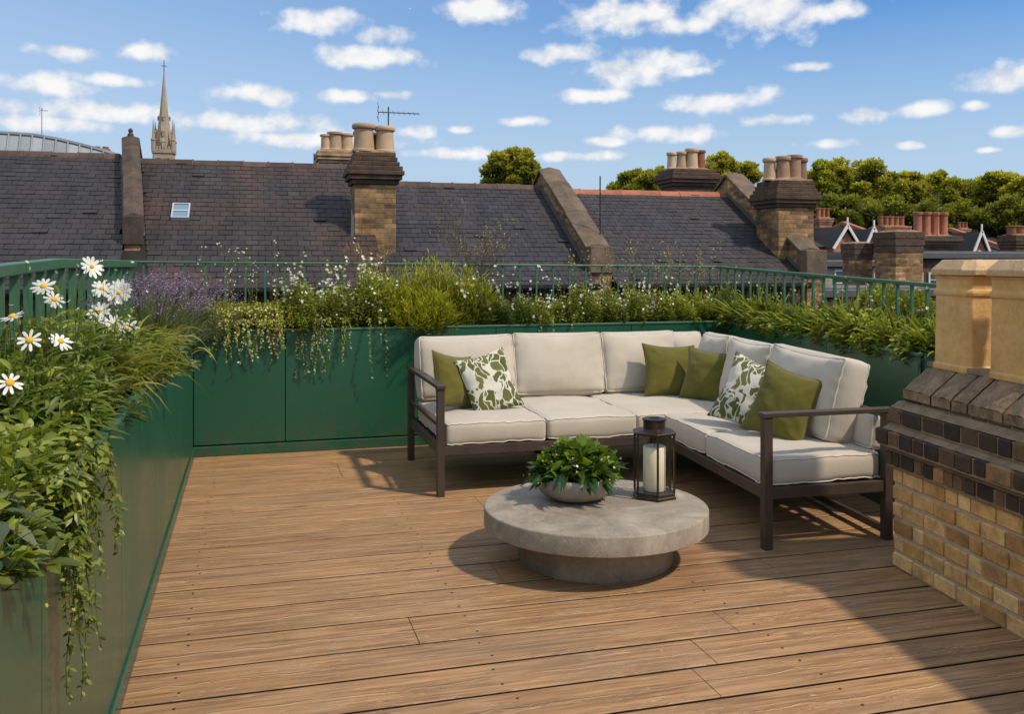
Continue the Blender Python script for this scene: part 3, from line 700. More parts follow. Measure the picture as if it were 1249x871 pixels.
def aerial(label, base, h, boom, elems, dirv=(1,0,0), tilt=0):
    root = thing('tv_aerial', base, label, 'aerial', None)
    b0 = Vector(base); top = b0+Vector((0,0,h))
    m = MB(); m.tube([b0, top], .012, 6); m.build('mast', M['black'], root)
    if boom:
        d = Vector(dirv).normalized(); p = top-Vector((0,0,.10)); s = p-d*boom*.25; e = p+d*boom*.75
        m = MB(); m.tube([s, e], .009, 5)
        perp = Vector((-d.y, d.x, 0))*.6+Vector((0,0,.35))
        for i in range(elems):
            c = s+(e-s)*(i/(elems-1)); L = .16-.07*i/elems
            m.tube([c-perp*L, c+perp*L], .004, 4)
        for zt_ in (.12, -.12):
            m.tube([s+Vector((0,0,zt_))-perp*.2, s+Vector((0,0,zt_))+perp*.2], .005, 4)
            m.tube([s, s+Vector((0,0,zt_))], .004, 4)
        m.build('antenna_array', M['black'], root)
    return root
aerial('television aerial on a thin mast above the big buff chimney pots', (SC1[0]+.28, SC1[1]+.1, SC1[2]-.1), .95, .72, 9)
p_ = ptY(383, 205, 19); aerial('short black vent rod left of the cream chimney', (p_.x, p_.y, p_.z-.2), .5, 0, 0)
p_ = ptY(732, 292, 15.6); aerial('thin single rod aerial standing on the red ridged roof', (p_.x, p_.y, p_.z-.1), 1.25, 0, 0)

# ------------------------------------------------------------------ zinc vault, spire
def vault():
    Y0, Y1 = 34, 52; root = thing('zinc_roofed_hall', (-14, 40, -9), 'hall with a curved grey zinc roof behind the left houses', 'building')
    prof = [(ptY(-120,150,Y0)), ptY(-40,154,Y0), ptY(0,157,Y0), ptY(30,159,Y0), ptY(60,164,Y0), ptY(90,171,Y0), ptY(120,179,Y0), ptY(155,190,Y0), ptY(175,200,Y0)]
    m = MB(); n = len(prof)
    fine = []
    for i in range(n-1):
        k = 2
        for j in range(k): fine.append(prof[i].lerp(prof[i+1], j/k))
    fine.append(prof[-1]); prof = fine; n = len(prof)
    for i in range(n-1):
        a, b_ = prof[i], prof[i+1]
        m.add([(a.x,Y0,a.z-2.6),(b_.x,Y0,b_.z-2.6),(b_.x,Y0+1.2,b_.z),(a.x,Y0+1.2,a.z)], [(0,1,2,3)])
        m.add([(a.x,Y0+1.2,a.z),(b_.x,Y0+1.2,b_.z),(b_.x,Y1,b_.z+.2),(a.x,Y1,a.z+.2)], [(0,1,2,3)])
    m.build('roof', M['zinc'], root)
    m = MB()
    for i in range(1, n-1):
        a = prof[i]; m.bar((a.x,Y0-.02,a.z-2.6),(a.x,Y0+1.18,a.z+.01), .04, .07)
    for a, b_ in zip(prof[:-1], prof[1:]): m.bar((a.x,Y0+1.2,a.z+.03),(b_.x,Y0+1.2,b_.z+.03), .12, .08)
    m.build('standing_seams', M['zinc'], root)
    m = MB(); m.box(prof[0].x, prof[-1].x, Y0+.1, Y1, -9, prof[-1].z-2.0); m.build('wall', M['render'], root)
    for (a, w) in ((98, .8), (118, .9)):
        p = ptY(a, 181, 38); mm = thing('ridge_vent', (p.x, 38, p.z-.6), 'low terracotta vent block on the zinc roof, %s of the pair' % ('left' if a < 100 else 'right'), 'vent', 'vents on the zinc roof')
        m = MB(); m.box(p.x-w/2, p.x+w/2, 37.8, 38.4, p.z-.6, p.z+.0); m.build('vent_body', M['potterra'], mm)
        m = MB()
        for k in range(3): m.lathe([(.1,0),(.12,.09)], (p.x-w/3+k*w/3, 38.1, p.z+.0), 10)
        m.build('vent_cap', M['potterra'], mm)
    p = ptY(51, 162, 36); aerial('slender aerial far away over the zinc roof', (p.x, 36, p.z-.3), 1.2, .25, 4)
vault()
def spire():
    Y = 120; X, fw = at(200, Y); zt = zz(88, fw); zb = zz(172, fw); s = fw/F
    root = thing('church_spire', (X, Y, -9), 'pale stone church spire with corner pinnacles on the skyline', 'church spire')
    m = MB(); hw = 12*s
    m.box(X-hw, X+hw, Y-hw, Y+hw, -9, zb-1.6); bevel(m.build('tower', M['spire'], root), .1, 1)
    m = MB(); z1 = zb-1.6; m.box(X-hw*1.08, X+hw*1.08, Y-hw*1.08, Y+hw*1.08, z1+.02, z1+.5)
    for i in range(7):
        x = X-hw+2*hw*(i+.5)/7; m.box(x-.11, x+.11, Y-hw*1.08, Y-hw*.9, z1+.5, z1+.85)
    m.build('parapet', M['spire'], root)
    m = MB(); H = zt-z1-.5
    m.lathe([(hw*.86,0),(hw*.80,.12*H),(hw*.60,.30*H),(hw*.40,.52*H),(hw*.20,.77*H),(.06,H)], (X,Y,z1+.5), 8); m.build('spire', M['spire'], root)
    for hfr, sz in ((.02, .34), (.17, .26), (.38, .17)):
        for a in range(4):
            t = a*math.pi/2+math.pi/2; r0 = hw*(.86-.9*hfr*.9); cx, cy = X+r0*math.cos(t), Y+r0*math.sin(t)
            m = MB(); z = z1+.5+hfr*H; w = hw*sz*.8; m.box(cx-w/2, cx+w/2, cy-w/2, cy+w/2, z, z+w*2.2); m.add([(cx-w/2-.05,cy-w/2-.05,z+w*2.2),(cx+w/2+.05,cy-w/2-.05,z+w*2.2),(cx+w/2+.05,cy+w/2+.05,z+w*2.2),(cx-w/2-.05,cy+w/2+.05,z+w*2.2),(cx,cy,z+w*4.2)], [(0,1,4),(1,2,4),(2,3,4),(3,0,4)])
            m.build('lucarne', M['spire'], root)
    for dx in (-1, 1):
        for dy in (-1, 1):
            m = MB(); m.lathe([(.26,0),(.26,1.3),(.33,1.35),(.33,1.5),(.20,1.55),(.02,3.9)], (X+dx*hw*.92, Y+dy*hw*.92, z1+.2), 8); m.build('pinnacle', M['spire'], root)
    m = MB()
    for sx in (-.4, .4): m.box(X+sx*hw-.22, X+sx*hw+.22, Y-hw-.03, Y-hw+.05, z1-3.6, z1-.6)
    m.build('belfry_opening', M['dark'], root)
    m = MB(); m.tube([(X,Y,zt-.1),(X,Y,zz(73,fw))], .05, 5); m.tube([(X-.35,Y,zt+.8),(X+.35,Y,zt+.8)], .04, 4); m.build('finial', M['black'], root)
spire()

# ------------------------------------------------------------------ vegetation generators
UP = np.array([0,0,1.])
def norm(a): return a/np.maximum(np.linalg.norm(a, axis=-1, keepdims=True), 1e-9)
TPL = {
 'oval': ([(0,0,0),(.28,-.40,.05),(.28,0,0),(.28,.40,.05),(.62,-.46,.06),(.62,0,0),(.62,.46,.06),(1,0,0)],
          [(0,2,1),(0,3,2),(1,2,5,4),(2,3,6,5),(4,5,7),(5,6,7)]),
 'blade': ([(0,-.3,0),(0,.3,0),(.3,-.5,0),(.3,.5,0),(.65,-.38,0),(.65,.38,0),(1,0,0)], [(0,1,3,2),(2,3,5,4),(4,5,6)]),
 'strap': ([(0,-.35,.03),(0,0,0),(0,.35,.03),(.25,-.5,.05),(.25,0,0),(.25,.5,.05),(.5,-.5,.05),(.5,0,0),(.5,.5,.05),(.78,-.34,.03),(.78,0,0),(.78,.34,.03),(1,0,0)],
           [(0,1,4,3),(1,2,5,4),(3,4,7,6),(4,5,8,7),(6,7,10,9),(7,8,11,10),(9,10,12),(10,11,12)]),
 'tri': ([(0,0,0),(.5,-.5,.08),(1,0,0),(.5,.5,.08)], [(0,1,2),(0,2,3)]),
 'lobed': ([(0,0,0),(.18,-.30,.03),(.10,-.55,.03),(.42,-.40,.04),(.48,-.62,.05),(.68,-.26,.03),(1,0,0),(.68,.26,.03),(.48,.62,.05),(.42,.40,.04),(.10,.55,.03),(.18,.30,.03),(.45,0,-.02)],
           [(0,1,12),(1,2,3),(1,3,12),(3,4,5),(3,5,12),(5,6,12),(6,7,12),(7,9,12),(7,8,9),(9,11,12),(9,10,11),(11,0,12)]),
}
def leaves(m, P, D, L, W, kind='oval', droop=.2, val=None, side=None):
    """add one leaf per row of P with direction D"""
    P = np.asarray(P); N = len(P)
    if N == 0: return
    D = norm(np.asarray(D)); L = np.broadcast_to(L, (N,)); W = np.broadcast_to(W, (N,)); droop = np.broadcast_to(droop, (N,))
    if side is None: side = np.cross(D, UP+rng.normal(0, .45, (N,3)))
    S = norm(side); Nn = norm(np.cross(S, D))
    T, Fc = TPL[kind]; T = np.array(T)
    u = T[:,0][None,:,None]; v = T[:,1][None,:,None]; w = T[:,2][None,:,None]
    V = P[:,None,:]+D[:,None,:]*u*L[:,None,None]+S[:,None,:]*v*W[:,None,None]+Nn[:,None,:]*w*L[:,None,None]-UP*(u**2)*(L*droop)[:,None,None]
    k = len(T); base = m.n
    m.v.append(V.reshape(-1,3))
    idx = [np.asarray(f) for f in Fc]; offs = (np.arange(N)*k+base)
    for f in idx: m.f.extend((offs[:,None]+f[None,:]).tolist())
    if val is None: val = rng.random(N)
    val = np.broadcast_to(val, (N,))
    m.a.append(np.repeat(np.clip(val, 0, 1), k)); m.n += N*k
def flowers(m, P, Nrm, r, petals=5, val=None, wid=.62, cup=.15):
    P = np.asarray(P); N = len(P); Nrm = norm(np.asarray(Nrm)); 
    A_ = norm(np.cross(Nrm, rng.normal(0,1,(N,3)))); B2 = np.cross(Nrm, A_)
    r = np.broadcast_to(r, (N,))
    for k in range(petals):
        t = 2*math.pi*k/petals+rng.normal(0, .08, N)
        D = A_*np.cos(t)[:,None]+B2*np.sin(t)[:,None]
        D = D+Nrm*cup
        leaves(m, P, D, r*rng.uniform(.85,1.1,N), r*wid, 'tri', 0, val, side=np.cross(Nrm, D))
def sticks(m, P0, P1, bend, r=.0015, seg=3, val=.5):
    """thin 3-sided stems, vectorised. bend = offset vector of the middle"""
    P0 = np.asarray(P0); P1 = np.asarray(P1); N = len(P0); bend = np.asarray(bend)
    if N == 0: return
    r = np.broadcast_to(r, (N,))
    D = norm(P1-P0); S = norm(np.cross(D, UP+rng.normal(0,.2,(N,3)))); T = np.cross(S, D)
    n = seg+1; V = np.zeros((N, n*3, 3))
    for i in range(n):
        u = i/seg; c = P0*(1-u)+P1*u+bend*(4*u*(1-u))
        for k in range(3):
            a = 2*math.pi*k/3; V[:, i*3+k, :] = c+(S*math.cos(a)+T*math.sin(a))*(r*(1-.5*u))[:,None]
    base = m.n; m.v.append(V.reshape(-1,3)); offs = np.arange(N)*n*3+base
    for i in range(seg):
        for k in range(3):
            f = np.array([i*3+k, i*3+(k+1)%3, (i+1)*3+(k+1)%3, (i+1)*3+k]); m.f.extend((offs[:,None]+f).tolist())
    m.a.append(np.full(N*n*3, val)); m.n += N*n*3
def mound(c, rx, ry, h, N, kind, L, W, nl=9, droop=.25, spread=1.0, lift=.0, axis=None, zbase=.0, shape=.5, dirup=.5, start=.25, m=None, st=None, valb=.0, sr=.0018, back=None):
    """shoots from the soil to a lumpy dome; leaves along them. returns leaf MB, stem MB, tips"""
    m = m or MB(); st = st or MB()
    c = np.array(c)
    a = rng.random(N)*2*math.pi; q = rng.random(N)**shape
    lump = 1+.22*np.sin(a*3+c[0]*7)+.15*np.sin(a*5+1+c[1]*5)
    ex = np.cos(a)*q*rx*lump; ey = np.sin(a)*q*ry*lump
    if axis is not None: 
        ax = np.array(axis); px = np.array([-ax[1], ax[0]]); X = ex*ax[0]+ey*px[0]; Y = ex*ax[1]+ey*px[1]
    else: X, Y = ex, ey
    lum2 = np.array([mnoise.noise(Vector((x*7+c[0]*3, y*7, 3.1))) for x, y in zip(X, Y)])
    hz = h*np.sqrt(np.clip(1-q*q*.92, 0, 1))*(1+.35*lum2)*rng.uniform(.72, 1.06, N)
    P1 = c+np.stack([X, Y, hz+zbase], 1); P0 = c+np.stack([X*.35*spread, Y*.35*spread, np.zeros(N)-.02], 1)
    bend = np.stack([X, Y, np.zeros(N)], 1)*.12+rng.normal(0, .01, (N,3))
    sticks(st, P0, P1, bend, sr, 3, .4)
    for i in range(nl):
        u = start+(1-start)*(i+rng.random(N))/nl; u = np.clip(u, 0, 1)
        Pt = P0*(1-u)[:,None]+P1*u[:,None]+bend*(4*u*(1-u))[:,None]
        d = norm(P1-P0)
        az = rng.random(N)*2*math.pi; rad = np.stack([np.cos(az), np.sin(az), np.zeros(N)], 1)
        out = norm(np.stack([X, Y, np.full(N, .05)], 1))
        D = d*dirup+rad*.75+out*.35+rng.normal(0,.2,(N,3))
        ll = L*rng.uniform(.65, 1.2, N)*(1-.25*(u > .93))
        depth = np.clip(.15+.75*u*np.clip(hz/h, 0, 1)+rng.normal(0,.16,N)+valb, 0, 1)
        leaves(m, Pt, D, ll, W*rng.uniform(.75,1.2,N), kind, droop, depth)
    return m, st, P1
def trails(starts, length, N_leaf, L, W, out, m, st, kind='oval', sway=.05, valb=0, bloom=None, bloomP=None):
    for s in starts:
        n = 9; p = np.array(s, float); ln = length*random.uniform(.45, 1.1); pts = [p.copy()]
        o = np.array(out)*random.uniform(.3, 1.1)
        for i in range(n):
            u = (i+1)/n
            p = p+np.array([o[0]*(1-u)**2*.5+random.gauss(0, sway*.25), o[1]*(1-u)**2*.5+random.gauss(0, sway*.25), (.05*(1-u)*(i == 0))-ln/n*min(1, u*2.2)]); pts.append(p.copy())
        st.tube([tuple(x) for x in pts], [.0022*(1-.6*i/n) for i in range(n+1)], 3, .35, cap=False)
        k = int(N_leaf*ln/length); t = np.sort(rng.random(k))*n; i0 = np.minimum(t.astype(int), n-1); fr = t-i0
        A2 = np.array(pts); P = A2[i0]*(1-fr)[:,None]+A2[i0+1]*fr[:,None]
        D = rng.normal(0, 1, (k,3)); D[:,2] = -np.abs(D[:,2])*.6
        D += np.array(out)*8
        leaves(m, P, D, L*rng.uniform(.6,1.15,k)*(1-.45*t/n), W*rng.uniform(.7,1.1,k)*(1-.45*t/n), kind, .25, np.clip(.55+rng.normal(0,.2,k)+valb, 0, 1))
        if bloom is not None:
            kb = max(2, k//4); sel = rng.integers(0, k, kb); bloomP.append(P[sel]+rng.normal(0,.006,(kb,3)))

def plant(name, base, label, cat='plant', group=None): return thing(name, base, label, cat, group)
SOIL = PH-.07
# --- left front broad leafed trailing plant
Yf, _ = atX(60, -.12)
def left_front():
    root = plant('broadleaf_plant', (-.22, 2.35, SOIL), 'glossy broadleaf plant at the front left with long trailing stems')
    m = MB(); st = MB()
    for (x, y, r, h, n) in ((-.20, 2.15, .26, .20, 150), (-.22, 2.5, .24, .19, 150), (-.16, 2.8, .18, .14, 110), (-.12, 2.32, .16, .15, 90), (-.1,1.9,.18,.13,80)):
        mound((x, y, SOIL+.01), r, r*1.1, h, n, 'oval', .055, .026, 7, .25, m=m, st=st, valb=.06, start=.3)
    S = [(.02+random.uniform(-.03,.03), random.uniform(2.16, 2.62), PH+.02) for _ in range(26)]
    trails(S, .42, 55, .034, .02, (.025, .01, 0), m, st, 'oval', .03, .1)
    S = [(.035+random.uniform(-.02,.02), random.uniform(2.2, 2.36), PH+.01) for _ in range(7)]
    trails(S, .66, 62, .028, .017, (.03, .0, 0), m, st, 'oval', .03, .15)
    m.build('foliage', M['lf_broad'], root); st.build('stems', M['stem'], root)
    # silvery leaves low left
    m = MB(); P = np.array([(-.05,1.93,PH+.02)])+rng.normal(0,1,(22,3))*np.array([.04,.07,.03]); leaves(m, P, rng.normal(0,1,(22,3))+np.array([.6,0,.2]), .075, .034, 'oval', .3)
    m.build('pale_leaves', M['lf_grey'], root)
    m = MB(); P = np.array([(-.02,2.34,PH-.12)])+rng.normal(0,1,(60,3))*np.array([.02,.12,.14])+np.array([.06,0,0]); flowers(m, P, rng.normal(0,1,(60,3))+np.array([.5,-.6,.4]), .006, 5); tag(m.build('yellow_blooms', M['yflower'], root), kind='stuff')
left_front()
# --- daisy clump
def daisies():
    root = plant('daisy_plant', (-.22, 3.6, SOIL), 'tall clump of big white daisies with yellow eyes on the left', 'daisies')
    m = MB(); st = MB()
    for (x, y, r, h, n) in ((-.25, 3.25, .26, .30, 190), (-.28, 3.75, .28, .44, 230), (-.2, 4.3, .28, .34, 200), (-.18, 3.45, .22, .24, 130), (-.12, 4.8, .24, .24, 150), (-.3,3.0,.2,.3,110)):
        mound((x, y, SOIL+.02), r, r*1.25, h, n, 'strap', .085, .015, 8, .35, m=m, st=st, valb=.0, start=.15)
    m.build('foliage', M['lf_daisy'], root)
    # arching yellow-green grass over the rim
    g = MB(); N = 260; P = np.stack([rng.normal(-.10,.10,N), rng.uniform(3.3,5.6,N), np.full(N, PH+.04)+rng.uniform(0,.12,N)], 1)
    D = np.stack([rng.uniform(.2,1.0,N), rng.normal(0,.5,N), rng.uniform(.15,1.1,N)], 1)
    leaves(g, P, D, rng.uniform(.10,.25,N), .0045, 'strap', rng.uniform(.35,1.0,N), rng.uniform(.35,1,N))
    tag(g.build('arching_grass', M['lf_arch'], root), kind='stuff')
    heads = [(112,325,-.30),(53,349,-.28),(66,365,-.26),(124,352,-.24),(145,357,-.2),(15,386,-.26),(121,380,-.22),(138,397,-.18),(155,401,-.16),(36,415,-.2),(74,416,-.18),(12,467,-.18),(72,352,-.36),(100,340,-.5)][:12]+[(147,352,-.34),(120,392,-.4)]
    cam_p = Vector((.43,0,1.5)); tips = []; bases = []
    for i, (px, py, X) in enumerate(heads):
        p = ptX(px, py, X); nrm = (cam_p-p).normalized()*.8+Vector((random.uniform(-.45,.45), random.uniform(-.3,.3), random.uniform(.15,.7)))
        if i in (5, 13): nrm = Vector((-.3, -.3, 1))
        nrm.normalize(); r = 13.0/F*(atX(px, X)[1])*random.uniform(.85,1.12)*(.85 if i > 11 else 1)
        fm = MB(); n = random.choice((9,10,11,12)); A3 = nrm.cross(Vector((.3,.2,1))).normalized(); B3 = nrm.cross(A3)
        ang = [2*math.pi*k/n+random.gauss(0,.07) for k in range(n)]
        D = np.array([tuple(A3*math.cos(t)+B3*math.sin(t)+nrm*random.uniform(-.12,.16)) for t in ang]); P = np.array([tuple(p+Vector(d)*.006) for d in D])
        sidev = np.cross(np.array(nrm), D)
        T_keep = TPL['oval']
        TPL['petal'] = ([(0,-.18,0),(0,.18,0),(.45,-.42,.02),(.45,0,-.01),(.45,.42,.02),(.82,-.42,.0),(.82,0,-.02),(.82,.42,.0),(1,-.16,-.02),(1,.16,-.02)], [(0,1,4,3),(0,3,2),(2,3,6,5),(3,4,7,6),(5,6,8),(6,9,8),(6,7,9)])
        leaves(fm, P, D, r*np.array([random.uniform(.88,1.08) for _ in D]), r*.36, 'petal', .06, None, side=sidev)
        fl = fm.build('daisy_flower', M['petal'], root)
        em = MB(); q = nrm.to_track_quat('Z','Y'); em.lathe([(.011,0),(.0105,.003),(.008,.0055),(.004,.0075),(.0005,.008)], (0,0,0), 12)
        em.v[-1] = np.array([tuple(p+q @ Vector(v)) for v in em.v[-1]]); em.build('flower_centre', M['daisyeye'], fl, smooth=True)
        tips.append(tuple(p-nrm*.004)); bases.append((X-.02+random.uniform(-.04,.04), min(p.y+random.uniform(-.1,.15), 5.2), SOIL+.05))
    sticks(st, np.array(bases), np.array(tips), rng.normal(0,.02,(len(tips),3)), .003, 6, .5)
    # buds and thin stalks
    N = 46; b0 = np.stack([rng.uniform(-.4,-.08,N), rng.uniform(3.0,5.0,N), np.full(N,SOIL+.1)], 1); b1 = b0+np.stack([rng.normal(0,.05,N), rng.normal(0,.06,N), rng.uniform(.25,.50,N)], 1)
    sticks(st, b0, b1, rng.normal(0,.02,(N,3)), .0018, 4, .5)
    fm = MB(); flowers(fm, b1[:30], rng.normal(0,.6,(30,3))+UP, .011, 6, None, .5, .6); tag(fm.build('opening_blooms', M['wflower'], root), kind='stuff')
    st.build('stems', M['stem'], root)
daisies()
# --- lavender
def lavender():
    root = plant('lavender_bush', (-.15, 6.9, SOIL), 'rounded lavender bush with purple spikes in the back left corner', 'lavender')
    m = MB(); st = MB(); fl = MB()
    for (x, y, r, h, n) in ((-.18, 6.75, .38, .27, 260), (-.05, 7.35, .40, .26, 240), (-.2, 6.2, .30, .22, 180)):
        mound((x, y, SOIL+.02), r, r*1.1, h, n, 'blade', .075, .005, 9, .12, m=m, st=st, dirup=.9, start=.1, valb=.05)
    N = 620; a = rng.random(N)*2*math.pi; q = rng.random(N)**.6
    cc = np.array([[-.18,6.75],[-.03,7.35],[-.2,6.2]])[rng.integers(0,3,N)]
    b0 = np.stack([cc[:,0]+np.cos(a)*q*.16, cc[:,1]+np.sin(a)*q*.2, np.full(N, SOIL+.15)], 1)
    b1 = np.stack([cc[:,0]+np.cos(a)*q*.40, cc[:,1]+np.sin(a)*q*.44, SOIL+.14+.36*np.sqrt(1-q*q*.8)*rng.uniform(.8,1.1,N)], 1)
    sticks(st, b0, b1, np.zeros((N,3)), .0013, 2, .6)
    d = norm(b1-b0)
    for i in range(9):
        P = b1-d*(.075*i/9)[None] if False else b1-d*(.09*i/9-.02)
        az = rng.random(N)*6.28; D = d*.5+np.stack([np.cos(az),np.sin(az),np.zeros(N)],1)
        leaves(fl, P, D, .014, .010, 'tri', 0, rng.random(N))
    m.build('foliage', M['lf_grey'], root); st.build('stems', M['stem'], root); fl.build('flower_spikes', M['lav'], root)
lavender()
YB = 7.77
def bx(px, Y=YB): return at(px, Y)[0]
def zy(py, px, Y=YB): return zz(py, at(px, Y)[1])
# --- cream trailing plant
def cream_trailer(px0, px1, label, hh=.27):
    x0, x1 = bx(px0), bx(px1); xc = (x0+x1)/2
    root = plant('trailing_plant', (xc, YB, SOIL), label, 'plant', 'trailing plants on the back planter')
    m = MB(); st = MB(); fl = MB(); bp = []
    for k in range(3): mound((x0+(x1-x0)*(k+.5)/3, YB-.08, SOIL+.02), .20, .27, hh, 240, 'oval', .030, .015, 9, .2, m=m, st=st, valb=.15)
    S = [(random.uniform(x0, x1), Yb-random.uniform(0,.03), PH+.04) for _ in range(20)]
    trails(S, .38, 48, .024, .014, (0,-.03,0), m, st, 'oval', .03, .2, fl, bp)
    P = np.concatenate(bp); flowers(fl, P, rng.normal(0,.5,(len(P),3))+np.array([0,-1,.2]), .010, 5)
    N = 160; P = np.stack([rng.uniform(x0,x1,N), rng.uniform(Yb-.06,YB+.1,N), SOIL+rng.uniform(.06,.24,N)], 1); flowers(fl, P, rng.normal(0,.5,(N,3))+np.array([0,-1,.5]), .010, 5)
    m.build('foliage', M['lf_lime'], root); st.build('stems', M['stem'], root); tag(fl.build('blooms', M['cflower'], root), kind='stuff')
cream_trailer(248, 300, 'lime trailing plant with cream flowers beside the lavender')
cream_trailer(300, 352, 'lime trailing plant with cream flowers left of the tall white one')
def wispy(px0, px1, top, n, label, mat='wflower', fs=.012, leafm='lf_lime', Y=YB, topvar=.5, name='wispy_flower', bloomn=5, group='wispy flowering stems'):
    x0, x1 = bx(px0, Y), bx(px1, Y); root = plant(name, ((x0+x1)/2, Y, SOIL), label, 'plant', group)
    st = MB(); m = MB(); fl = MB(); h = zy(top, (px0+px1)/2, Y)-SOIL
    b0 = np.stack([rng.uniform(x0,x1,n), Y+rng.normal(0,.08,n), np.full(n,SOIL)], 1); b1 = b0+np.stack([rng.normal(0,.07,n), rng.normal(0,.06,n), h*rng.uniform(topvar,1,n)], 1)
    bend = rng.normal(0,.025,(n,3)); sticks(st, b0, b1, bend, .0022, 6, .4)
    for i in range(12):
        u = rng.uniform(.1,.95,n); P = b0*(1-u)[:,None]+b1*u[:,None]+bend*(4*u*(1-u))[:,None]
        leaves(m, P, rng.normal(0,1,(n,3))+np.array([0,0,.6]), .03*(1.2-u), .008, 'blade', .3)
    for i in range(bloomn):
        u = 1-rng.random(n)**1.6*.35*(i > 0); P = b0*(1-u)[:,None]+b1*u[:,None]+bend*(4*u*(1-u))[:,None]
        P2 = P+rng.normal(0,.018,(n,3))*(i > 0); sticks(st, P, P2+1e-4, np.zeros((n,3)), .001, 1, .5)
        flowers(fl, P2, rng.normal(0,.6,(n,3))+np.array([0,-1,.6]), fs*rng.uniform(.6,1.2,n), 5)
    st.build('stems', M['stem'], root); m.build('foliage', M[leafm], root); tag(fl.build('blooms', M[mat], root), kind='stuff')
wispy(262, 355, 290, 34, 'thin stems with small pale blossoms left of the white shrub', fs=.009, bloomn=3)
def white_shrub(px0, px1, top, h, label, n=150, leaf='oval', L=.034, W=.015, mat='lf_mid', nf=110, fs=.013, trail=0, lumps=3, spikes=0, bl='wflower', ry=.22, name='flowering_shrub'):
    x0, x1 = bx(px0), bx(px1); xc = (x0+x1)/2; root = plant(name, (xc, YB, SOIL), label, 'shrub', 'shrubs in the back planter')
    m = MB(); st = MB(); fl = MB(); tips = []
    for k in range(lumps):
        hh = h*random.uniform(.8,1.1); rx = (x1-x0)/lumps*.72
        _, _, t = mound((x0+(x1-x0)*(k+.5)/lumps, YB-.05+random.uniform(-.04,.04), SOIL+.01), rx, ry, hh, n, leaf, L, W, 9, .25, m=m, st=st); tips.append(t)
    tips = np.concatenate(tips); sel = rng.choice(len(tips), min(nf, len(tips)), False); T = tips[sel]+np.array([0,-.012,.012])
    if nf: flowers(fl, T, rng.normal(0,.5,(len(T),3))+np.array([0,-1,.6]), fs*rng.uniform(.6,1.25,len(T)), 5)
    if spikes:
        b0 = tips[rng.integers(0,len(tips),spikes)]; b1 = b0+np.stack([rng.normal(0,.04,spikes), rng.normal(0,.04,spikes), rng.uniform(.05,.26,spikes)],1)
        sticks(st, b0, b1, rng.normal(0,.01,(spikes,3)), .0018, 3, .5)
        for i in range(4):
            P = b1-(b1-b0)*(.18*i)+rng.normal(0,.012,(spikes,3)); flowers(fl, P, rng.normal(0,.5,(spikes,3))+np.array([0,-1,.4]), fs*rng.uniform(.6,1.4,spikes), 5, cup=.3)
            leaves(m, P, rng.normal(0,1,(spikes,3)), .03, .009, 'blade', .3)
    if trail:
        bp = []; S = [(random.uniform(x0+.1*(x1-x0), x1), Yb-random.uniform(0,.03), PH+.05) for _ in range(trail)]
        trails(S, .58, 70, .026, .014, (0,-.035,0), m, st, 'oval', .03, .25, fl, bp)
        P = np.concatenate(bp); P = P[rng.random(len(P)) < .35]; flowers(fl, P, rng.normal(0,.5,(len(P),3))+np.array([0,-1,.2]), .009, 5)
    m.build('foliage', M[mat], root); st.build('stems', M['stem'], root)
    if fl.n: tag(fl.build('blooms', M[bl], root), kind='stuff')
white_shrub(345, 470, 300, .54, 'tall airy shrub covered in white flowers, trailing over the rim', 420, 'oval', .036, .015, 'lf_lime2', 170, .0135, 20, 3, 40, ry=.26)
# --- big grass mound
def grass_mound():
    x0, x1 = bx(458), bx(566); xc = (x0+x1)/2; root = plant('grass_mound', (xc, YB, SOIL), 'big rounded bright green bush standing just behind the sofa end', 'shrub')
    m = MB(); st = MB()
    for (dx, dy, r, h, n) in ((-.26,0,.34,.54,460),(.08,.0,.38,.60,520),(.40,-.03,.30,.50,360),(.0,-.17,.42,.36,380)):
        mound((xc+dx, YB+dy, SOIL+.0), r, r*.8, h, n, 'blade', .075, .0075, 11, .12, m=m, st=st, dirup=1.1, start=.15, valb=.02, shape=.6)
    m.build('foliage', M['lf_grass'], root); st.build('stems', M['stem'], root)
    fl = MB(); N = 60; P = np.stack([rng.uniform(x0,x1,N), rng.uniform(YB-.2,YB+.1,N), SOIL+rng.uniform(.4,.6,N)],1); leaves(fl, P, rng.normal(0,.4,(N,3))+UP, .04, .006, 'blade', .6); fl.build('new_shoots', M['lf_lime'], root)
grass_mound()
# --- twiggy shrub with yellow buds
def twiggy(px, top, label, n=5, h0=.0):
    Y = 7.9; x = bx(px, Y); root = plant('twiggy_shrub', (x, Y, SOIL), label, 'shrub'); st = MB(); m = MB(); fl = MB(); H = zy(top, px, Y)-SOIL
    ends = []
    def br(p, d, L, r, lev):
        q = p+d*L; st.tube([tuple(p), tuple(p+d*L*.5+Vector((random.gauss(0,.01),random.gauss(0,.01),0))), tuple(q)], [r, r*.8, r*.6], 4, .4, cap=False)
        if lev == 0: ends.append(q); return
        for k in range(3 if lev > 1 else 4):
            dd = (d+Vector((random.gauss(0,.38),random.gauss(0,.3),random.gauss(.12,.2)))).normalized(); br(p+d*L*random.uniform(.45,1), dd, L*random.uniform(.5,.8), r*.6, lev-1)
    for k in range(n): br(Vector((x+random.uniform(-.03,.03), Y, SOIL)), Vector((random.gauss(0,.13), random.gauss(0,.1), 1)).normalized(), H*.42*random.uniform(.8,1.1), .005, 3)
    E2 = np.array([tuple(e) for e in ends]); 
    flowers(fl, E2, rng.normal(0,1,E2.shape), .008, 5, None, .7, .5); leaves(m, E2-np.array([0,0,.02]), rng.normal(0,1,E2.shape), .02, .008, 'oval', .2)
    st.build('twigs', M['stembrown'], root); tag(fl.build('yellow_blooms', M['yflower'], root), kind='stuff'); m.build('foliage', M['lf_lime'], root)
twiggy(584, 248, 'sparse twiggy shrub with tiny yellow buds against the slate roof')
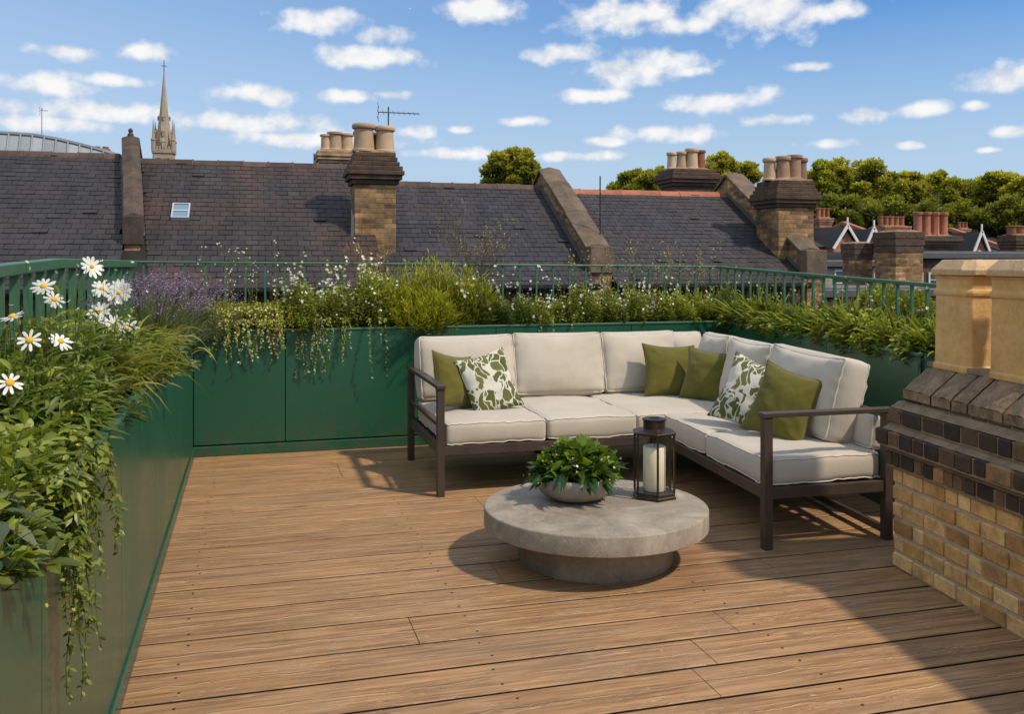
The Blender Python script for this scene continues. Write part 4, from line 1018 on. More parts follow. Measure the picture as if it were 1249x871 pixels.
white_shrub(565, 645, 335, .36, 'low dark leaved shrub right of the bright green bush', 240, 'blade', .06, .008, 'lf_dark', 14, .015, 0, 3, 8)
white_shrub(630, 705, 345, .33, 'low green shrub with few white blooms behind the middle cushions', 250, 'oval', .036, .015, 'lf_mid', 30, .014, 3, 2, 8)
white_shrub(692, 815, 335, .38, 'wide leafy shrub dotted with white flowers left of the corner', 280, 'oval', .036, .015, 'lf_mid', 90, .014, 0, 4, 22)
white_shrub(805, 895, 345, .36, 'fine leaved green tuft in the back right corner', 260, 'blade', .075, .008, 'lf_mid', 8, .012, 0, 3, 6)
wispy(742, 880, 292, 60, 'wispy stems tipped with yellow seed heads near the corner', 'yflower', .008, 'lf_lime', Y=7.85, topvar=.6, bloomn=5)
wispy(680, 760, 300, 14, 'few tall stems with yellow tips left of the corner', 'yflower', .009, 'lf_lime', Y=7.85)
wispy(560, 690, 322, 18, 'scattered pale blossoms on thin stems behind the sofa', 'wflower', .014, 'lf_mid', Y=7.8, topvar=.7, bloomn=3)
def dry_flower():
    x = bx(462, 8.0); root = plant('seed_head_plant', (x, 8.0, SOIL), 'dry branching seed heads leaning before the brick chimney', 'plant'); st = MB(); m = MB()
    for k in range(11):
        a = random.gauss(-.1,.45); L = random.uniform(.4,.82); p0 = (x+random.uniform(-.1,.15), 8.0, SOIL); p1 = (x+math.sin(a)*L*.55, 8.0+random.gauss(0,.05), SOIL+L)
        st.tube([p0, ((p0[0]+p1[0])/2+.02, 8, (p0[2]+p1[2])/2+.04), p1], [.004,.003,.002], 4, .6, cap=False)
        P = np.array([p1])+rng.normal(0,.025,(14,3)); leaves(m, P, rng.normal(0,1,(14,3))+UP*.5, .05, .006, 'blade', .3, rng.uniform(.4,1,14))
    st.build('stems', M['stembrown'], root); m.build('seed_heads', m_leaf('dry_seed', (.25,.15,.06), (.5,.36,.18)), root)
dry_flower()
# --- strap leaved clumps on the right planter
rd = (RP0-RP1).normalized(); rn = Vector((rd.y, -rd.x, 0))
def strap_clump(s, w, h, i):
    c = RP1+rd*s+rn*w
    words = ['nearest the chimney', 'second from the chimney', 'third from the chimney', 'fourth from the chimney', 'fifth from the chimney', 'sixth from the chimney', 'seventh from the chimney', 'next to the back corner', 'deepest in the back corner']
    root = plant('strap_leaf_plant', (c.x, c.y, SOIL), 'strap leaved green clump on the right planter, %s' % words[i], 'plant', 'strap leaved clumps in the right planter')
    m = MB(); st = MB(); N = 190
    a = rng.random(N)*6.28; q = rng.random(N)**.7
    P = np.stack([c.x+np.cos(a)*q*.14, c.y+np.sin(a)*q*.17, np.full(N, SOIL)+rng.uniform(0,.10,N)], 1)
    D = np.stack([np.cos(a)*(q*.9+.15)+rng.normal(0,.2,N), np.sin(a)*(q*.9+.15)+rng.normal(0,.2,N), np.full(N,1.0)], 1)
    leaves(m, P, D, h*rng.uniform(.45,1.0,N), rng.uniform(.012,.022,N), 'strap', rng.uniform(.05,.55,N), np.clip(rng.normal(.5,.25,N),0,1))
    mound((c.x-.05, c.y, SOIL), .24, .22, h*.66, 130, 'oval', .062, .024, 9, .35, m=m, st=st, valb=.05, start=.1)
    mound((c.x-.03, c.y, SOIL), .22, .22, h*.72, 60, 'strap', .10, .017, 8, .45, m=m, st=st, valb=.1, start=.1)
    N2 = 12; b0 = P[:N2]; b1 = b0+np.stack([rng.normal(0,.05,N2), rng.normal(0,.05,N2), rng.uniform(.22,.4,N2)],1); sticks(st, b0, b1, rng.normal(0,.01,(N2,3)), .0016, 3, .5)
    fl = MB(); flowers(fl, b1, rng.normal(0,1,(N2,3)), .012, 5); 
    m.build('foliage', M['lf_strap'], root); st.build('stems', M['stem'], root); fl.build('blooms', M['yflower' if i % 2 else 'cflower'], root)
LR = (RP0-RP1).length
for i in range(9): strap_clump(.14+(LR-.2)*i/8.4, .24+random.uniform(-.05,.03), random.uniform(.32,.42)+(.05 if i in (3,4,7) else 0), i)

# ------------------------------------------------------------------ trees beyond the roofs
def tree(px, top_py, half_px, Y, mat, label, nclump=46, nleaf=9500, trunk=True, squash=.85, gp='trees on the skyline'):
    X, fw = at(px, Y); s = fw/F; zt = zz(top_py, fw); r = half_px*s; H = r*squash*2; cz = zt-H/2
    root = thing('broadleaf_tree', (X, Y, -9), label, 'tree', gp)
    cl = []
    for k in range(nclump):
        v = rng.normal(0,1,3); v /= np.linalg.norm(v); q = rng.random()**.4
        cl.append((X+v[0]*r*.86*q, Y+v[1]*r*.8*q, cz+v[2]*H*.42*q*rng.uniform(.85,1.12), r*rng.uniform(.10,.26), rng.random()))
    cl = np.array(cl); idx = rng.integers(0, nclump, nleaf); c = cl[idx]
    v = norm(rng.normal(0,1,(nleaf,3))); q = rng.random(nleaf)**.35
    P = c[:,:3]+v*(c[:,3]*q)[:,None]*np.array([1,1,.8])
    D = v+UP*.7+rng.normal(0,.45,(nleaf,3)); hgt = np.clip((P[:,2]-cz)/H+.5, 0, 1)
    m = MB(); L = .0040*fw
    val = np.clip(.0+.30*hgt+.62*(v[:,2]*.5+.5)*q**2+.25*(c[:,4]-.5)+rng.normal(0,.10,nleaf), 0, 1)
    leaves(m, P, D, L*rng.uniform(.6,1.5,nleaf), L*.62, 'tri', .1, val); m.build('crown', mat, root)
    t = MB(); t.tube([(X,Y,-9),(X+.1,Y,-4),(X,Y,cz-H*.2),(X,Y,cz+H*.15)], [r*.07+.1,r*.06+.08,r*.05,r*.02], 8)
    for k in range(9):
        c0 = cl[k]; t.tube([(X,Y,cz-H*.25),((X+c0[0])/2,(Y+c0[1])/2,(cz+c0[2])/2-.1*r),tuple(c0[:3])], [r*.035,r*.022,r*.008], 5)
    t.build('trunk', M['bark'], root)
T = [(625,178,40,42,'lf_tree2','lone bushy tree above the grey roof left of the sloping parapet'),
     (777,196,34,50,'lf_tree','small tree top left of the four mixed pots'),(812,204,26,54,'lf_tree','low tree top directly behind the four mixed pots'),
     (888,182,44,50,'lf_tree2','round tree top between the two multi pot chimneys'),
     (1008,196,34,60,'lf_tree','tree just right of the tall tan chimney'),(1047,190,48,64,'lf_tree2','tallest tree above the gabled houses'),(1098,204,42,66,'lf_tree2','tree left of the thin distant aerial'),
     (1142,203,44,70,'lf_tree','tree behind the terracotta pots and aerial'),(1186,214,34,74,'lf_tree','tree in the dip of the skyline'),(1222,208,38,70,'lf_tree2','tree near the right edge of the skyline'),(1262,210,40,66,'lf_tree2','rightmost tree cut by the picture edge'),
     (1300,205,50,70,'lf_tree','tree past the right edge of the row')]
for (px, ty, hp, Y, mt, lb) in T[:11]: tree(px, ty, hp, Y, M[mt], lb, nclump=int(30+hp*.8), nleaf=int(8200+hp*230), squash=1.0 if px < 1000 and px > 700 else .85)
# second, lower rank that closes the gaps
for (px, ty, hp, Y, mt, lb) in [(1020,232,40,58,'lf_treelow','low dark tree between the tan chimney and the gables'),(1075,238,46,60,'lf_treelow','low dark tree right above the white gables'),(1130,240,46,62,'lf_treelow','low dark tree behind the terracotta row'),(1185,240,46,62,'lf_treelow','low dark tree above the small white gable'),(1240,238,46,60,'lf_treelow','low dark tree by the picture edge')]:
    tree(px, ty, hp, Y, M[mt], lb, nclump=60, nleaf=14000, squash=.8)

# ------------------------------------------------------------------ distant houses, right
def gable_house(label, pxa, pxb, ridge_py, eave_py, Y, gables, mat='brickred', depth=9, coping=None):
    xa, f1 = at(pxa, Y); xb, f2 = at(pxb, Y); fm = (f1+f2)/2; zr = zz(ridge_py, fm); ze = zz(eave_py, fm)
    root = thing('gabled_house', ((xa+xb)/2, Y, -9), label, 'house', 'gabled houses in the distance')
    yr = Y+depth/2
    m = MB(); m.box(xa, xb, Y, Y+depth, -9, ze-.02); m.build('wall', M[mat], root)
    m = MB(); m.add([(xa-.2,Y-.2,ze-.05),(xb+.2,Y-.2,ze-.05),(xb+.2,yr,zr),(xa-.2,yr,zr),(xa-.2,Y+depth+.2,ze-.05),(xb+.2,Y+depth+.2,ze-.05)], [(0,1,2,3),(3,2,5,4)], .5)
    m.add([(xa,Y,ze-.06),(xa,yr,zr-.06),(xa,Y+depth,ze-.06)], [(0,1,2)]); m.add([(xb,Y,ze-.06),(xb,yr,zr-.06),(xb,Y+depth,ze-.06)], [(2,1,0)])
    rf = m.build('roof', M['slateC'], root)
    m = MB(); m.bar((xa-.2,yr,zr+.03),(xb+.2,yr,zr+.03),.22,.12); m.build('ridge_tiles', M['ridge'], rf)
    if coping:
        for xx in ((xa, xb) if coping == 2 else (xb,)):
            m = MB(); m.bar((xx,Y-.25,ze+.15),(xx,yr,zr+.25),.3,.22); m.bar((xx,yr,zr+.25),(xx,Y+depth,ze+.15),.3,.22); m.build('coping', M['ridge_red'], root)
    for (gx, ap, w) in gables:     # apex px, apex py, half width px
        X, fw = at(gx, Y-.6); hw = w*fw/F; za = zz(ap, fw); zb = ze-.02; yf = Y-.8
        # depth of the small gable roof
        yb = Y+(za-ze)/(zr-ze+1e-6)*(depth/2)+.1
        g = MB(); g.add([(X-hw*.86,yf,-9),(X+hw*.86,yf,-9),(X+hw*.86,yf,zb),(X,yf,za-.15),(X-hw*.86,yf,zb)], [(0,1,2,3,4)]); g.add([(X-hw*.86,yf,-9),(X-hw*.86,Y,-9),(X-hw*.86,Y,zb),(X-hw*.86,yf,zb)], [(3,2,1,0)])
        gg = g.build('gable', M[mat], root)
        g = MB(); g.add([(X-hw,yf-.15,zb-.1),(X,yf-.15,za),(X,yb,za),(X-hw,yb,zb-.1)], [(0,1,2,3)], .3); g.add([(X+hw,yf-.15,zb-.1),(X,yf-.15,za),(X,yb,za),(X+hw,yb,zb-.1)], [(3,2,1,0)], .6); g.build('gable_roof', M['slateC'], gg)
        g = MB(); 
        for sgn in (-1, 1): g.bar((X+sgn*hw*1.05,yf-.22,zb-.15),(X,yf-.22,za+.03),.08,.13)
        g.build('bargeboard', M['white'], gg)
        g = MB(); g.bar((X,yf-.2,za),(X,yf-.2,za+.45),.07,.07); g.build('finial', M['white'], gg)
        g = MB(); ww = hw*.16; g.box(X-ww, X+ww, yf-.06, yf+.02, zb-1.3, zb+.05+hw*.15); wd = g.build('window', M['white'], gg)
        g = MB(); g.box(X-ww+.06, X+ww-.06, yf-.075, yf-.062, zb-1.24, zb-.02+hw*.15); g.build('pane', M['pane'], wd)
    return root
gable_house('brick house with two white bargeboard gables', 985, 1092, 273, 300, 42, [(1028,276,19),(1060,279,13)], coping=2)
gable_house('slate roofed house with one small white gable', 1128, 1228, 281, 308, 44, [(1191,283,13)], coping=2)
gable_house('low dark roofed house behind the terracotta pots', 1075, 1150, 278, 300, 52, [], coping=1)
gable_house('distant slate house at the far right edge', 1205, 1300, 284, 305, 56, [], coping=2)
def far_stack(label, pxa, pxb, top, bot, Y, pots, mat, potmat='potterra', kind='straight', ph=10, nl=3, name='chimney_stack', cout=.1):
    xa, f1 = at(pxa, Y); xb, _ = at(pxb, Y); w = xb-xa; zt = zz(top, f1); zb = zz(bot, f1)
    pl = [(-w/2+w*(i+.5)/pots, 0, w/pots*.42, ph*f1/F, kind, potmat) for i in range(pots)] if pots else []
    return stack(label, ((xa+xb)/2, Y), w*.92, w*.6 if pots > 2 else w*.9, zb, zt, pl, M[mat], M['brickdark' if mat != 'brickred' else 'brickred'], nl, (zt-zb)*.05+.04, cout, 'chimneys among the distant houses')
far_stack('small red stack beside the tan chimney', 996, 1012, 266, 300, 46, 3, 'brickred', ph=12)
far_stack('row of dark terracotta pots above the second gable', 1071, 1103, 276, 300, 48, 5, 'brickred', ph=12)
far_stack('square brown brick pier without pots behind the railing', 1078, 1114, 283, 420, 24, 0, 'bricktan', nl=3, cout=.05)
far_stack('short tan pier left of the square brown pier', 1034, 1057, 297, 400, 25, 0, 'bricktan', nl=3, cout=.05)
r5 = far_stack('broad stack with four tall terracotta pots', 1114, 1156, 288, 330, 30, 4, 'brickdark', ph=29, nl=4, cout=.22)
far_stack('sooty stack with small terracotta pots at the right edge', 1228, 1262, 287, 340, 30, 3, 'brickdark', ph=11, nl=4)
far_stack('tiny distant stack with three pots left of the right edge', 1168, 1180, 279, 300, 55, 3, 'brickred', ph=8)
p = ptY(1143, 287, 29.6); aerial('thin tall aerial rising from the terracotta pots', (p.x, p.y, p.z), 1.65, .3, 4)
# low flat roofed building in front of them
def flat_building(label, pxa, pxb, top, Y, depth, mat, wins, fascia='lead', name='flat_roofed_house'):
    xa, f1 = at(pxa, Y); xb, f2 = at(pxb, Y); zt = zz(top, (f1+f2)/2)
    root = thing(name, ((xa+xb)/2, Y, -9), label, 'house', 'low houses behind the right railing')
    m = MB(); m.box(xa, xb, Y, Y+depth, -9, zt-.25); m.build('wall', M[mat], root)
    m = MB(); m.box(xa-.15, xb+.15, Y-.2, Y+depth, zt-.22, zt); bevel(m.build('fascia', M[fascia], root), .02, 1)
    m = MB(); m.box(xa-.1, xb+.1, Y-.1, Y+depth, zt+.003, zt+.05); m.build('flat_roof', M['roofflat'], root)
    for (a, b_, t, bt) in wins:
        x0, f = at(a, Y-.05); x1, _ = at(b_, Y-.05); z1 = zz(t, f); z0 = zz(bt, f)
        m = MB(); m.box(x0, x1, Y-.06, Y-.003, z0, z1); w = m.build('window', M['white'], root)
        m = MB(); md = (z0+z1)/2; m.box(x0+.06, x1-.06, Y-.072, Y-.063, z0+.06, md-.02); m.box(x0+.06, x1-.06, Y-.072, Y-.063, md+.02, z1-.06); m.build('pane', M['pane'], w)
    return root
flat_building('dark fronted low house with a long grey lead gutter', 1108, 1262, 308, 27, 8, 'brickdark', [(1116,1126,332,350),(1133,1143,332,350),(1160,1172,330,352)])
flat_building('rendered low house with white windows near the parapet foot', 1000, 1082, 318, 28, 9, 'render', [(1018,1030,329,346),(1052,1062,326,342),(1066,1076,326,342)])
flat_building('long low brick range seen through the right railing', 960, 1300, 352, 22, 3, 'bricktan', [(1090,1100,360,380),(1112,1122,360,380)], 'lead')
# shrubs glimpsed between right bars
def far_shrub(px, py, hp, Y, label):
    X, fw = at(px, Y); s = fw/F; r = hp*s; zc = zz(py, fw); root = thing('garden_bush', (X, Y, zc-r), label, 'bush', 'bushes behind the right railing')
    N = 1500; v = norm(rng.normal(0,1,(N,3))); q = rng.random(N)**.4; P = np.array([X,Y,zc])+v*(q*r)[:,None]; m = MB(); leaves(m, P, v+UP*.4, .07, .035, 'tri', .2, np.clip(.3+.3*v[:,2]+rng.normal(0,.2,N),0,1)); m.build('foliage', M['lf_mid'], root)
far_shrub(1075, 372, 26, 12, 'loose bush seen through the bars left of the pier'); far_shrub(1118, 378, 22, 11.5, 'loose bush seen through the bars near the chimney')
b = MB(); b.box(8, 20, 9.6, 21.8, -9, .15); o = b.build('lower_extension', M['brickdark'], origin=(14,15,-9)); tag(o, 'low rear extension with a dark roof below the terrace on the right', 'building')

# ------------------------------------------------------------------ foreground brick chimney on the right
def front_chimney():
    ang = -math.atan(.12); root = thing('brick_chimney', (3.48, 3.87, 0), 'yellow brick chimney stack with black stepped courses on the right', 'chimney', rz=ang)
    LEN = 2.6; WID = 1.05
    def brick(m, x0, x1, y0, y1, z0, z1, c=.006, a=None):
        # box with chamfered outer edges and jitter
        j = [random.gauss(0,.0016) for _ in range(6)]
        x0 += j[0]*1.3; z1 += j[2]*.5; y0 += j[3]*.6
        vs = []
        for z, k in ((z0,1),(z0+c,0),(z1-c,0),(z1,1)):
            kk = c*k
            vs += [(x0+kk,y0+kk+c*(0),z),(x1-kk,y0+kk,z),(x1-kk,y1-kk,z),(x0+kk,y1-kk,z)]
        # vertical corner chamfer left to modifier-free look
        fs = [(3,2,1,0),(12,13,14,15)]
        for l in range(3):
            for q in range(4): fs.append((l*4+q, l*4+(q+1)%4, (l+1)*4+(q+1)%4, (l+1)*4+q))
        m.add(vs, fs, random.random() if a is None else a)
    body = MB(); ch = .0825; nrow = 6
    for r in range(nrow):
        z0 = r*ch+.004; z1 = (r+1)*ch-.010; y = 0.0; off = (.11 if r % 2 else .0)
        # side (-x) face bricks
        first = True; y = 0
        while y > -LEN:
            l = (.085 if (first and r % 2) else random.choice((.165,.165,.155,.09))); first = False
            y2 = max(y-l, -LEN); brick(body, 0, .1, y2+.0065, y-.0065, z0, z1); y = y2
        x = .1
        while x < WID:
            x2 = min(x+.215, WID); brick(body, x+.005, x2-.005, -.1, 0, z0, z1); brick(body, x+.005, x2-.005, -LEN, -LEN+.1, z0, z1); x = x2
        y = 0
        while y > -LEN: y2 = max(y-.215, -LEN); brick(body, WID-.1, WID, y2+.005, y-.005, z0, z1); y = y2
    body.build('yellow_brickwork', M['brickyellow'], root, local=True)
    m = MB(); m.box(.007, WID-.007, -LEN+.007, -.007, .0, .497); m.build('mortar_joints', M['mortar'], root, local=True)
    m = MB(); md = MB()
    for (z0, z1, o_, hdr) in ((.502,.572,.026,.085),(.604,.680,.060,.115),(.708,.786,.018,.12),(.816,.880,-.035,.15)):
        y = o_; 
        while y > -LEN-o_:
            l = hdr*random.choice((.75,1,1,1.35)); y2 = max(y-l, -LEN-o_); brick(m, -o_, .16, y2+.007, y-.007, z0, z1, .009); y = y2
        x = .16
        while x < WID+o_: x2 = min(x+.2, WID+o_); brick(m, x+.004, x2-.004, o_-.1, o_, z0, z1, .008); x = x2
        md.box(-o_+.006, WID, -LEN-o_+.01, o_-.014, z0-.006, z1-.006)
    # mortar fillets between stepped courses
    for (z0, z1, xo, xi, yo) in ((.573,.603,.024,.0,.02),(.681,.707,.045,.0,.015),(.787,.815,.012,-.03,0),):
        md.add([(-xo,-LEN,z0),(-xo,yo,z0),(WID,yo,z0),(WID,-LEN,z0),(-xi+.002,-LEN,z1),(-xi+.002,yo,z1),(WID,yo,z1),(WID,-LEN,z1)], [f[::-1] for f in BF])
    m.build('blackened_corbel_courses', M['brickblack'], root, local=True); md.build('corbel_mortar', M['mortardark'], root, local=True)
    # sloping weathered top: big canted bricks bedded in mortar
    g = MB(); y = -.035; x0, x1, za, zb = .030, .185, .884, 1.004
    while y > -LEN+.05:
        l = random.choice((.115,.15,.19,.23)); y2 = max(y-l, -LEN+.03); n = 8; k = 10; vs = []
        tl = random.uniform(-.004,.004)
        for i in range(n+1):
            for j in range(k+1):
                u = i/n; v = j/k; yy = (y-.006)*(1-v)+(y2+.006)*v; e = min(1, min(v, 1-v)*k/1.2); e2 = min(1, u*n/1.2)
                x = x0+u*(x1-x0); z = za+u*(zb-za)+.006*mnoise.noise(Vector((x*30, yy*24, 1)))-.007*(1-e)-.006*(1-e2)+tl
                vs.append((x, yy, z))
        fs = [(i*(k+1)+j, i*(k+1)+j+1, (i+1)*(k+1)+j+1, (i+1)*(k+1)+j)[::-1] for i in range(n) for j in range(k)]
        g.add(vs, fs, random.random())
        g.add([(x0,y-.006,za-.008),(x0,y2+.006,za-.008),(x0,y2+.006,za-.05),(x0,y-.006,za-.05)], [(0,1,2,3)]); y = y2
    md2 = MB(); md2.add([(x0+.006,-LEN+.03,za-.015),(x0+.006,-.03,za-.015),(x1,-.03,zb-.012),(x1,-LEN+.03,zb-.012)], [(0,1,2,3)])
    md2.box(x1+.002, WID-.03, -LEN+.03, -.02, .87, 1.0); md2.box(.045, WID-.03, -LEN+.03, -.03, .86, .866)
    md2.add([(.03,-.032,.866),(.19,-.032,.866),(.19,-.032,1.0)], [(0,1,2)])
    md2.build('top_mortar', M['mortardark'], root, local=True)
    g.build('sloping_top', M['flaunch'], root, local=True)
    # square clay pots
    for k in range(2):
        yc = -.215-k*.405; xc = .155+.145; s = .137
        t = MB()
        def ring(s_, z, ch_=.018):
            c2 = min(ch_, s_*.3); return [(xc-s_+c2,yc-s_,z),(xc+s_-c2,yc-s_,z),(xc+s_,yc-s_+c2,z),(xc+s_,yc+s_-c2,z),(xc+s_-c2,yc+s_,z),(xc-s_+c2,yc+s_,z),(xc-s_,yc+s_-c2,z),(xc-s_,yc-s_+c2,z)]
        def loft(t, prof):
            vs = []; 
            for s_, z, c_ in prof: vs += ring(s_, z, c_)
            n = 8; fs = [(i*n+q, i*n+(q+1)%n, (i+1)*n+(q+1)%n, (i+1)*n+q) for i in range(len(prof)-1) for q in range(n)]
            fs += [tuple(range(n))[::-1], tuple(range((len(prof)-1)*n, len(prof)*n))]; t.add(vs, fs)
        loft(t, [(s*1.05,.985,.02),(s*1.05,1.01,.02),(s*1.0,1.02,.018),(s*.975,1.34,.018),(s*1.03,1.347,.022),(s*1.045,1.358,.022),(s*1.03,1.368,.022),(s*.97,1.376,.02),(s*.985,1.42,.02),(s*1.06,1.437,.03)])
        pt = bevel(t.build('square_chimney_pot', M['potyellow'], root, local=True), .005, 2)
        t = MB(); loft(t, [(s*1.06,1.438,.03),(s*1.16,1.440,.04),(s*1.17,1.466,.045),(s*1.13,1.472,.045),(s*.88,1.512,.05),(s*.80,1.513,.05),(s*.76,1.500,.05),(s*.70,1.40,.05)])
        bevel(t.build('pot_cap', M['potcap'], pt, local=True), .004, 2)
    m = MB(); m.box(.16, .47, -LEN+.1, -.04, .99, 1.012); m.build('pot_bedding', M['mortardark'], root, local=True)
front_chimney()

# ------------------------------------------------------------------ soft furnishing builders
def soft_box(hx, hy, hz, r, puff, nx=26, ny=26, nz=6, seed=0, wr=.004):
    """rounded box, thin axis z; returns verts, faces"""
    def lin(h, n):  # denser near the ends
        t = np.linspace(-1, 1, n+1); return h*np.sign(t)*(1-(1-np.abs(t))**1.6)
    vid = {}; V = []; Fs = []
    xs, ys_, zs = lin(hx, nx), lin(hy, ny), lin(hz, nz)
    def vert(p):
        k = (round(p[0],6), round(p[1],6), round(p[2],6))
        if k not in vid: vid[k] = len(V); V.append(p)
        return vid[k]
    def face(A, B, f):
        for i in range(len(A)-1):
            for j in range(len(B)-1): Fs.append([vert(f(A[i],B[j])), vert(f(A[i+1],B[j])), vert(f(A[i+1],B[j+1])), vert(f(A[i],B[j+1]))])
    face(xs, ys_, lambda a, b: (a,b,hz)); face(ys_, xs, lambda a, b: (b,a,-hz))
    face(xs, zs, lambda a, b: (a,-hy,b)); face(zs, xs, lambda a, b: (b,hy,a))
    face(ys_, zs, lambda a, b: (hx,a,b)); face(zs, ys_, lambda a, b: (-hx,b,a))
    def deform(p):
        q = np.array(p); inner = np.array([hx-r, hy-r, hz-min(r,hz*.999)]); cl = np.clip(q, -inner, inner); d = q-cl; L = np.linalg.norm(d)
        rr = np.array([r, r, min(r,hz)])
        if L > 1e-9: q = cl+d/L*np.minimum(rr, 1e9)
        u, v, w = p[0]/hx, p[1]/hy, p[2]/hz
        f = (1-u**2)*(1-v**2)*.6+(1-u**4)*(1-v**4)*.4
        q[2] += w*puff*f
        q[0] += (q[0]/hx)*puff*.35*(1-v*v)*(1-w*w); q[1] += (q[1]/hy)*puff*.35*(1-u*u)*(1-w*w)
        nz_ = mnoise.noise(Vector((q[0]*5+seed*3.1, q[1]*5, q[2]*5+seed)))*1.0+.5*mnoise.noise(Vector((q[0]*13+seed, q[1]*13, q[2]*9)))
        if hy > .2 and hz > .068 and puff > .03: q[1] -= .016*(1-u*u)*max(0, v)-.008*abs(u)**3*max(0, v)
        edge = max(abs(u), abs(v)); pk = math.exp(-((1-edge)/.16)**2)
        cr = mnoise.noise(Vector((q[0]*30*(1 if abs(v) > abs(u) else .25), q[1]*30*(1 if abs(u) > abs(v) else .25), seed*2.3)))*pk
        q[2] += w*(nz_*wr+cr*wr*1.1)
        return tuple(q)
    out = [deform(p) for p in V]
    soft_box.deform = deform
    return np.array(out), Fs
def piping_loop(hx, hy, hz, r, w, off=.0, n=20):
    pts = []
    for sx, sy, a0 in ((1,1,0),(-1,1,90),(-1,-1,180),(1,-1,270)):
        for k in range(6):
            a = R(a0+90*k/5); pts.append((sx*(hx-r)+math.cos(a)*r, sy*(hy-r)+math.sin(a)*r, w*hz+off))
    return pts
def xform(vs, Mx): return np.array([tuple(Mx @ Vector(v)) for v in vs])
def closed_tube(m, pts, r, n=6):
    P = [Vector(p) for p in pts]; N = len(P); vs = []
    for i in range(N):
        d = (P[(i+1)%N]-P[i-1]).normalized(); ref = Vector((0,0,1)) if abs(d.z) < .8 else Vector((1,0,0)); s = d.cross(ref).normalized(); u = s.cross(d)
        for k in range(n): t = 2*math.pi*k/n; vs.append(tuple(P[i]+s*math.cos(t)*r+u*math.sin(t)*r))
    m.add(vs, [(i*n+k, i*n+(k+1)%n, ((i+1)%N)*n+(k+1)%n, ((i+1)%N)*n+k) for i in range(N) for k in range(n)], .5)
seedc = [0]
def cushion(name, root, Mx, hx, hy, hz, r=.03, puff=.02, wr=.004):
    seedc[0] += 1
    v, f = soft_box(hx, hy, hz, r, puff, seed=seedc[0], wr=wr)
    m = MB(); m.add(xform(v, Mx), f, .5); o = m.build(name, M['cushion'], root, smooth=True)
    m = MB()
    D = soft_box.deform
    for w in (1, -1):
        loop = []; k = 24
        t_ = np.linspace(-1, 1, k+1); t_ = np.sign(t_)*(1-(1-np.abs(t_))**1.5)
        for a_ in t_[:-1]: loop.append((a_*hx, -hy, w*hz))
        for a_ in t_[:-1]: loop.append((hx, a_*hy, w*hz))
        for a_ in t_[::-1][:-1]: loop.append((a_*hx, hy, w*hz))
        for a_ in t_[::-1][:-1]: loop.append((-hx, a_*hy, w*hz))
        pts = []
        for p in loop:
            q = np.array(D(p)); cc = np.clip(np.array(p), -np.array([hx-r,hy-r,hz-min(r,hz*.999)]), np.array([hx-r,hy-r,hz-min(r,hz*.999)])); d = np.array(p)-cc; d = d/np.linalg.norm(d)
            pts.append(tuple(q+d*.0025))
        closed_tube(m, [tuple(Mx @ Vector(p)) for p in pts], .0045)
    m.build('piping', M['piping'], o, smooth=True)
    return o

